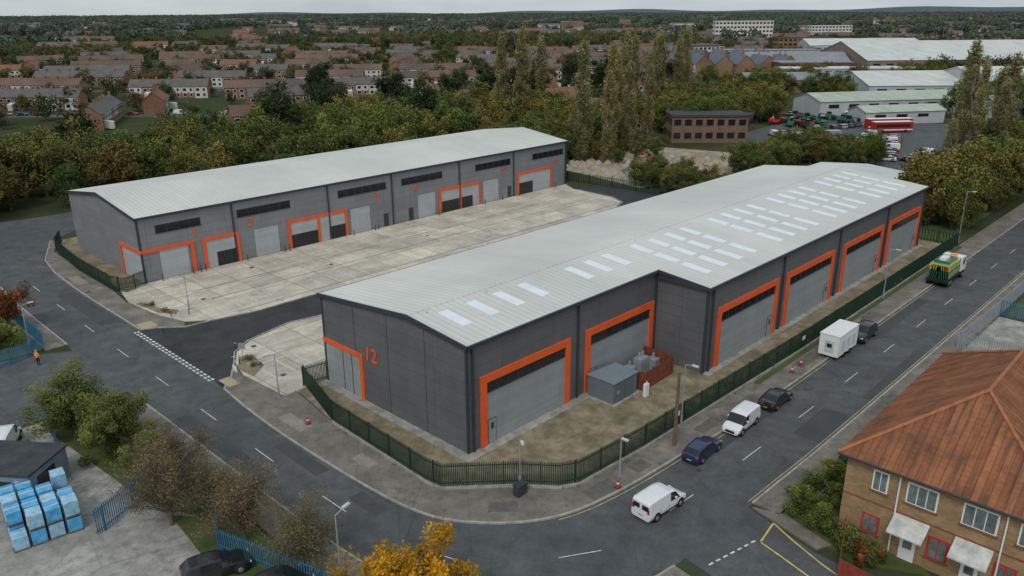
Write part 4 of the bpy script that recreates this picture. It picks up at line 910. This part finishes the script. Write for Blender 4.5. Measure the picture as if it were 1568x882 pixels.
for i in range(4):
    for j in range(4):
        for k in range(2 if (i+j)%5 else 1):
            x,y=i*1.02,j*1.35+.1*random.random(); z=k*1.15
            mb.box(x,y,z,x+.92,y+1.2,z+.1,1)
            a=.06*random.random(); mb.box(x+.02+a,y+.03,z+.1,x+.9,y+1.17-a,z+.9+.2*random.random(),0 if rng.random()<.7 else 3); mb.box(x+.01,y+.55,z+.1,x+.91,y+.6,z+1.02,2)
o=mb.obj('blue_wrapped_pallet_stack',[BLUEP,WOOD,simple('white_strap',(.5,.6,.7),.5,.1),simple('pale_blue_wrap',(.28,.48,.62),.35,.3,3)],loc=(-27.5,12.2,.03),rot=math.radians(-8))
bm=o.modifiers.new('bevel','BEVEL'); bm.width=.05; bm.segments=2
mb=MB(); mb.box(-3.2,-2.0,0,3.2,2.0,2.4,0); mb.box(-3.35,-2.15,2.4,3.35,2.15,2.55,1); 
for x in (-2.4,-.8,.8): mb.box(x,-2.04,1.0,x+1.1,-2.001,1.9,2)
mb.box(2.2,-2.05,.05,2.9,-2.001,2.0,3); mb.box(3.201,-1.2,.9,3.24,.6,1.9,2)
mb.obj('site_cabin',[simple('cabin_blue_grey',(.18,.24,.28),.6,.1),FELT,GLASS,WHITE],loc=(-25.4,20.5,.03),rot=math.radians(-52))
# ------------------------------------------------------------------ person
def person(x,y,ang,s=.9):
    joints={'pel':(0,0,.95),'chest':(0,0,1.3),'neck':(0,0,1.5),'head':(.02,0,1.64),'top':(.02,0,1.76),
      'sL':(0,.19,1.42),'eL':(.03,.27,1.15),'hL':(.16,.25,.92),'sR':(0,-.19,1.42),'eR':(.03,-.27,1.15),'hR':(.16,-.25,.92),
      'kL':(.04,.11,.5),'aL':(0,.12,.08),'fL':(.16,.13,.04),'kR':(.1,-.11,.5),'aR':(.0,-.12,.08),'fR':(.16,-.13,.04)}
    rad={'pel':.15,'chest':.17,'neck':.06,'head':.10,'top':.07,'sL':.08,'eL':.055,'hL':.045,'sR':.08,'eR':.055,'hR':.045,'kL':.075,'aL':.05,'fL':.04,'kR':.075,'aR':.05,'fR':.04}
    ed=[('pel','chest'),('chest','neck'),('neck','head'),('head','top'),('chest','sL'),('sL','eL'),('eL','hL'),('chest','sR'),('sR','eR'),('eR','hR'),('pel','kL'),('kL','aL'),('aL','fL'),('pel','kR'),('kR','aR'),('aR','fR')]
    ks=list(joints); me=bpy.data.meshes.new('pedestrian'); me.from_pydata([joints[k] for k in ks],[(ks.index(a),ks.index(b)) for a,b in ed],[])
    o=bpy.data.objects.new('pedestrian',me); COL.objects.link(o); sk=o.modifiers.new('skin','SKIN'); sk.use_smooth_shade=True
    for i,k in enumerate(ks): me.skin_vertices[0].data[i].radius=(rad[k],rad[k])
    me.skin_vertices[0].data[0].use_root=True; ss=o.modifiers.new('sub','SUBSURF'); ss.levels=1; ss.render_levels=2
    m,nt,b=new_mat('workwear'); tc=N(nt,'ShaderNodeTexCoord'); sp=N(nt,'ShaderNodeSeparateXYZ'); nt.links.new(tc.outputs['Object'],sp.inputs[0])
    mr=math_n(nt,'DIVIDE',sp.outputs[2],1.8); nt.links.new(ramp(nt,mr,[(0,(.02,.02,.025)),(.5,(.9,.22,.02)),(.66,(.8,.8,.5)),(.69,(.9,.22,.02)),(.83,(.45,.27,.2)),(.94,(.7,.7,.7))],'CONSTANT'),b.inputs['Base Color']); me.materials.append(m)
    o.location=(x,y,.03); o.rotation_euler[2]=ang; o.scale=(s,s,s)
person(-17.2,41.9,.5)
# ------------------------------------------------------------------ foreground plants
def fg(name,h,rx,zb,ncl,crad,lpc,ls,mat,x,y,tw=0,bf=.6,shell=.4): 
    me=tree_mesh(name+'_mesh',h,round_clumps(ncl,h,rx,zb,shell),crad,lpc,ls,h*.022,mat,bf,tw); return place(name,me,x,y)
fg('evergreen_shrub',5.6,2.9,.3,85,.68,330,.08,L_BUSH2,-19.3,25.0); fg('evergreen_shrub',5.0,2.8,.2,80,.64,330,.075,L_BUSH2,-18.2,20.0); fg('evergreen_shrub',2.8,1.8,.0,30,.55,260,.08,L_BUSH,-17.6,15.8)
for h,rx,x,y,lp in ((6.4,3.4,-19.4,8.0,110),(5.6,3.0,-16.9,2.9,100),(5.2,2.8,-17.6,11.5,120),(4.6,2.6,-15.9,-2.4,120),(3.6,2.2,-16.5,6.5,130)):
    fg('bare_autumn_tree',h,rx,.5,80,.75,lp,.055,L_BARE,x,y,9,1,.2)
fg('golden_autumn_tree',5.7,3.6,1.0,75,.75,230,.10,L_YEL,-15.2,-11.4,2,1,.35)
fg('rust_leaved_tree',5.6,2.4,.8,44,.7,130,.11,L_RUST,-16.6,53.5,4,1,.3); fg('garden_shrub',3,1.6,.2,26,.6,150,.1,L_BUSH,-18.6,49)
for x,y,h in ((10.6,-21.6,2.2),(12.6,-22.0,2.4),(9.4,-23.4,1.7),(8.9,-25.2,1.3),(14.8,-22.2,2.2),(17.5,-22.2,1.8),(20.5,-22.4,1.4),(8.6,-26.8,1.0)): fg('garden_shrub',h,h*.62,0,22,.45,220,.07,L_BUSH,x,y)
fg('rust_leaved_tree',1.6,.8,0,12,.3,200,.05,L_RUST,7.9,-26.5); 
for x,y in ((-3.2,26.6),(-2.6,28.2),(-3.0,50),(-2.6,47.2)): fg('low_shrub',.6,.7,0,8,.25,90,.05,L_BARE,x,y)
c=[]
for x,y,a in walk(FA[7:10],.55): c.append((x+rng.normal()*.15,y+.7+rng.normal()*.2,.25+.5*rng.random()))
me=tree_mesh('fence_scrub_mesh',1.5,np.array(c),.5,45,.08,.01,L_BARE,0); place('fence_scrub',me,0,0,1,0,.1)
c=[]
for pts,off in ((sA,-2.3),(sB,-1.9),([(-4.6,12),(-4.9,0),(-.7,-5.9),(2.4,-9.0),(40,-10.0),(84,-10.2)],.0)):
    for x,y,a in walk(offset(pts,off),.9):
        if rng.random()<.5 and x<110: c.append((x+rng.normal()*.1,y+rng.normal()*.12,.12))
me=tree_mesh('verge_weeds_mesh',.3,np.array(c),.22,16,.05,.01,L_BUSH,0); place('verge_weeds',me,0,0,1,0,.02)
mb=MB()
for i in range(240):
    x,y=rng.uniform(92,126),rng.uniform(46,74); s=rng.uniform(.2,1.3); mb.set(x,y,0,rng.random()*6); mb.add([(-s,-s,.05),(s,-s*.8,.05),(s*.9,s,.05),(-s*.8,s*.9,.05),(.1*s,.1,s*.9),(-.3*s,.2*s,s*.7)],[(0,1,4),(1,2,4),(2,3,5,4),(3,0,4,5)],int(rng.integers(0,2)))
mb.T=None; mb.obj('rubble_heap',[SOIL,CPAD])
def digger(x,y,a,mat,s=.8):
    mb=MB(); mb.box(-1.6,-1.3,.1,1.6,-.8,.8,1); mb.box(-1.6,.8,.1,1.6,1.3,.8,1); mb.box(-1.5,-1.2,.9,1.2,1.2,1.9,0); mb.box(.1,-1.1,1.9,1.3,0,2.9,2)
    mb.tube((1.1,.4,1.6),(3.2,.4,3.6),.2,.16,0); mb.tube((3.2,.4,3.6),(4.6,.4,1.8),.15,.12,0); mb.box(4.3,0,1.2,5.0,.8,1.9,1); o=mb.obj('excavator',[mat,RUB,GLASS],loc=(x,y,.08),rot=a); o.scale=(s,s,s)
digger(112,60,2.2,RED,.6)
for r,(x0,y0,dx,dy,nn,a) in enumerate(((148,22,3.0,.9,13,1.9),(150,31,3.0,.8,10,1.9),(176,37,2.9,.8,9,1.9),(190,50,2.9,-.6,10,.4),(143,40,2.7,1.4,7,2.5),(166,58,3.2,-1,9,.8),(158,26,3.0,.9,9,1.9))):
    for i in range(nn):
        if rng.random()<.22: continue
        me=cars[int(rng.integers(0,6))]; o=place('parked_car',me,x0+i*dx,y0+i*dy,1.0,a+rng.normal()*.05,.07)
def plant(x,y,a,mat):
    mb=MB(); mb.box(-2,-.8,.6,1.2,.8,1.5,0); mb.box(-.3,-.7,1.5,.9,.3,2.5,1); mb.tube((-1.6,.4,1.5),(3.2,.5,2.1),.18,.14,0); mb.box(3.0,0,.6,3.5,1,1.9,2)
    for xx in (-1.3,1.0):
        for s in (-1,1): mb.tube((xx,s*.6,.55),(xx,s*1.05,.55),.55,.55,2,10)
    mb.obj('telehandler',[mat,GLASS,RUB],loc=(x,y,.06),rot=a)
GP=simple('machine_green',(.04,.17,.10),.5,.1)
for i in range(32): plant(180+rng.random()*54,48+rng.random()*22+.0,rng.random()*6,[GP,GP,GP,RED,WHITE,TRIM][int(rng.integers(0,6))])
def bus(x,y,a,mat,L=10):
    mb=MB(); mb.box(-L/2,-1.1,.4,L/2,1.1,2.9,0); mb.box(-L/2+.1,-1.05,2.9,L/2-.1,1.05,3.0,3); mb.box(-L/2+.5,-1.13,1.5,L/2-.8,-1.101,2.3,1); mb.box(-L/2+.5,1.101,1.5,L/2-.8,1.13,2.3,1); mb.box(L/2+.001,-1,1.2,L/2+.03,1,2.6,1)
    mb.box(-L/2,-1.12,.7,L/2,-1.1005,1.0,3)
    for xx in (-L*.3,L*.32):
        for s in (-1,1): mb.tube((xx,s*.9,.45),(xx,s*1.14,.45),.45,.45,2,12)
    mb.obj('coach',[mat,GLASS,RUB,WHITE],loc=(x,y,.06),rot=a)
bus(199,40,math.radians(-40),P_RD,13); bus(193,37,math.radians(-40),P_RD,11); 
for x,y,m in ((150,45,WHITE),(155,47,GFEN),(147,41,BFEN),(160,48,WHITE),(168,44,GALV)):
    mb=MB(); mb.box(-3,-1.2,0,3,1.2,2.4,0)
    for k in range(12): mb.box(-2.9+k*.48,-1.23,.1,-2.7+k*.48,-1.2005,2.3,0)
    mb.box(3.001,-1.1,.1,3.04,-.03,2.3,1); mb.box(3.001,.03,.1,3.04,1.1,2.3,1); mb.box(-3.05,-1.25,2.4,3.05,1.25,2.5,0); mb.obj('shipping_container',[m,GALV],loc=(x,y,.06),rot=-.7)
# ------------------------------------------------------------------ light
sel,saz=math.radians(48),math.radians(205)
sd=bpy.data.lights.new('sun','SUN'); sd.energy=1.15; sd.angle=math.radians(18); sd.color=(1,.98,.95); so=bpy.data.objects.new('sun',sd); COL.objects.link(so)
dirv=Vector((math.cos(saz)*math.cos(sel),math.sin(saz)*math.cos(sel),math.sin(sel))); so.rotation_euler=dirv.to_track_quat('Z','Y').to_euler(); so.location=(0,0,100)
w=bpy.data.worlds.new("World"); S.world=w; w.use_nodes=True; nt=w.node_tree; bg=nt.nodes['Background']
sk=nt.nodes.new('ShaderNodeTexSky'); sk.sky_type='NISHITA'; sk.sun_disc=False; sk.sun_elevation=sel; sk.sun_rotation=math.pi/2-saz; sk.dust_density=2.0; sk.air_density=1.0
tc=N(nt,'ShaderNodeTexCoord'); mp=N(nt,'ShaderNodeMapping'); mp.inputs['Scale'].default_value=(1,1,5); nt.links.new(tc.outputs['Generated'],mp.inputs[0])
cl=ramp(nt,noise(nt,mp.outputs[0],2.2,7,.6),[(.35,(3.3,3.85,4.1)),(.65,(5.0,5.3,5.35))])
nt.links.new(mixc(nt,.78,sk.outputs[0],cl),bg.inputs[0]); bg.inputs[1].default_value=.15
S.view_settings.view_transform='Standard'; S.view_settings.look='None'; S.view_settings.exposure=0
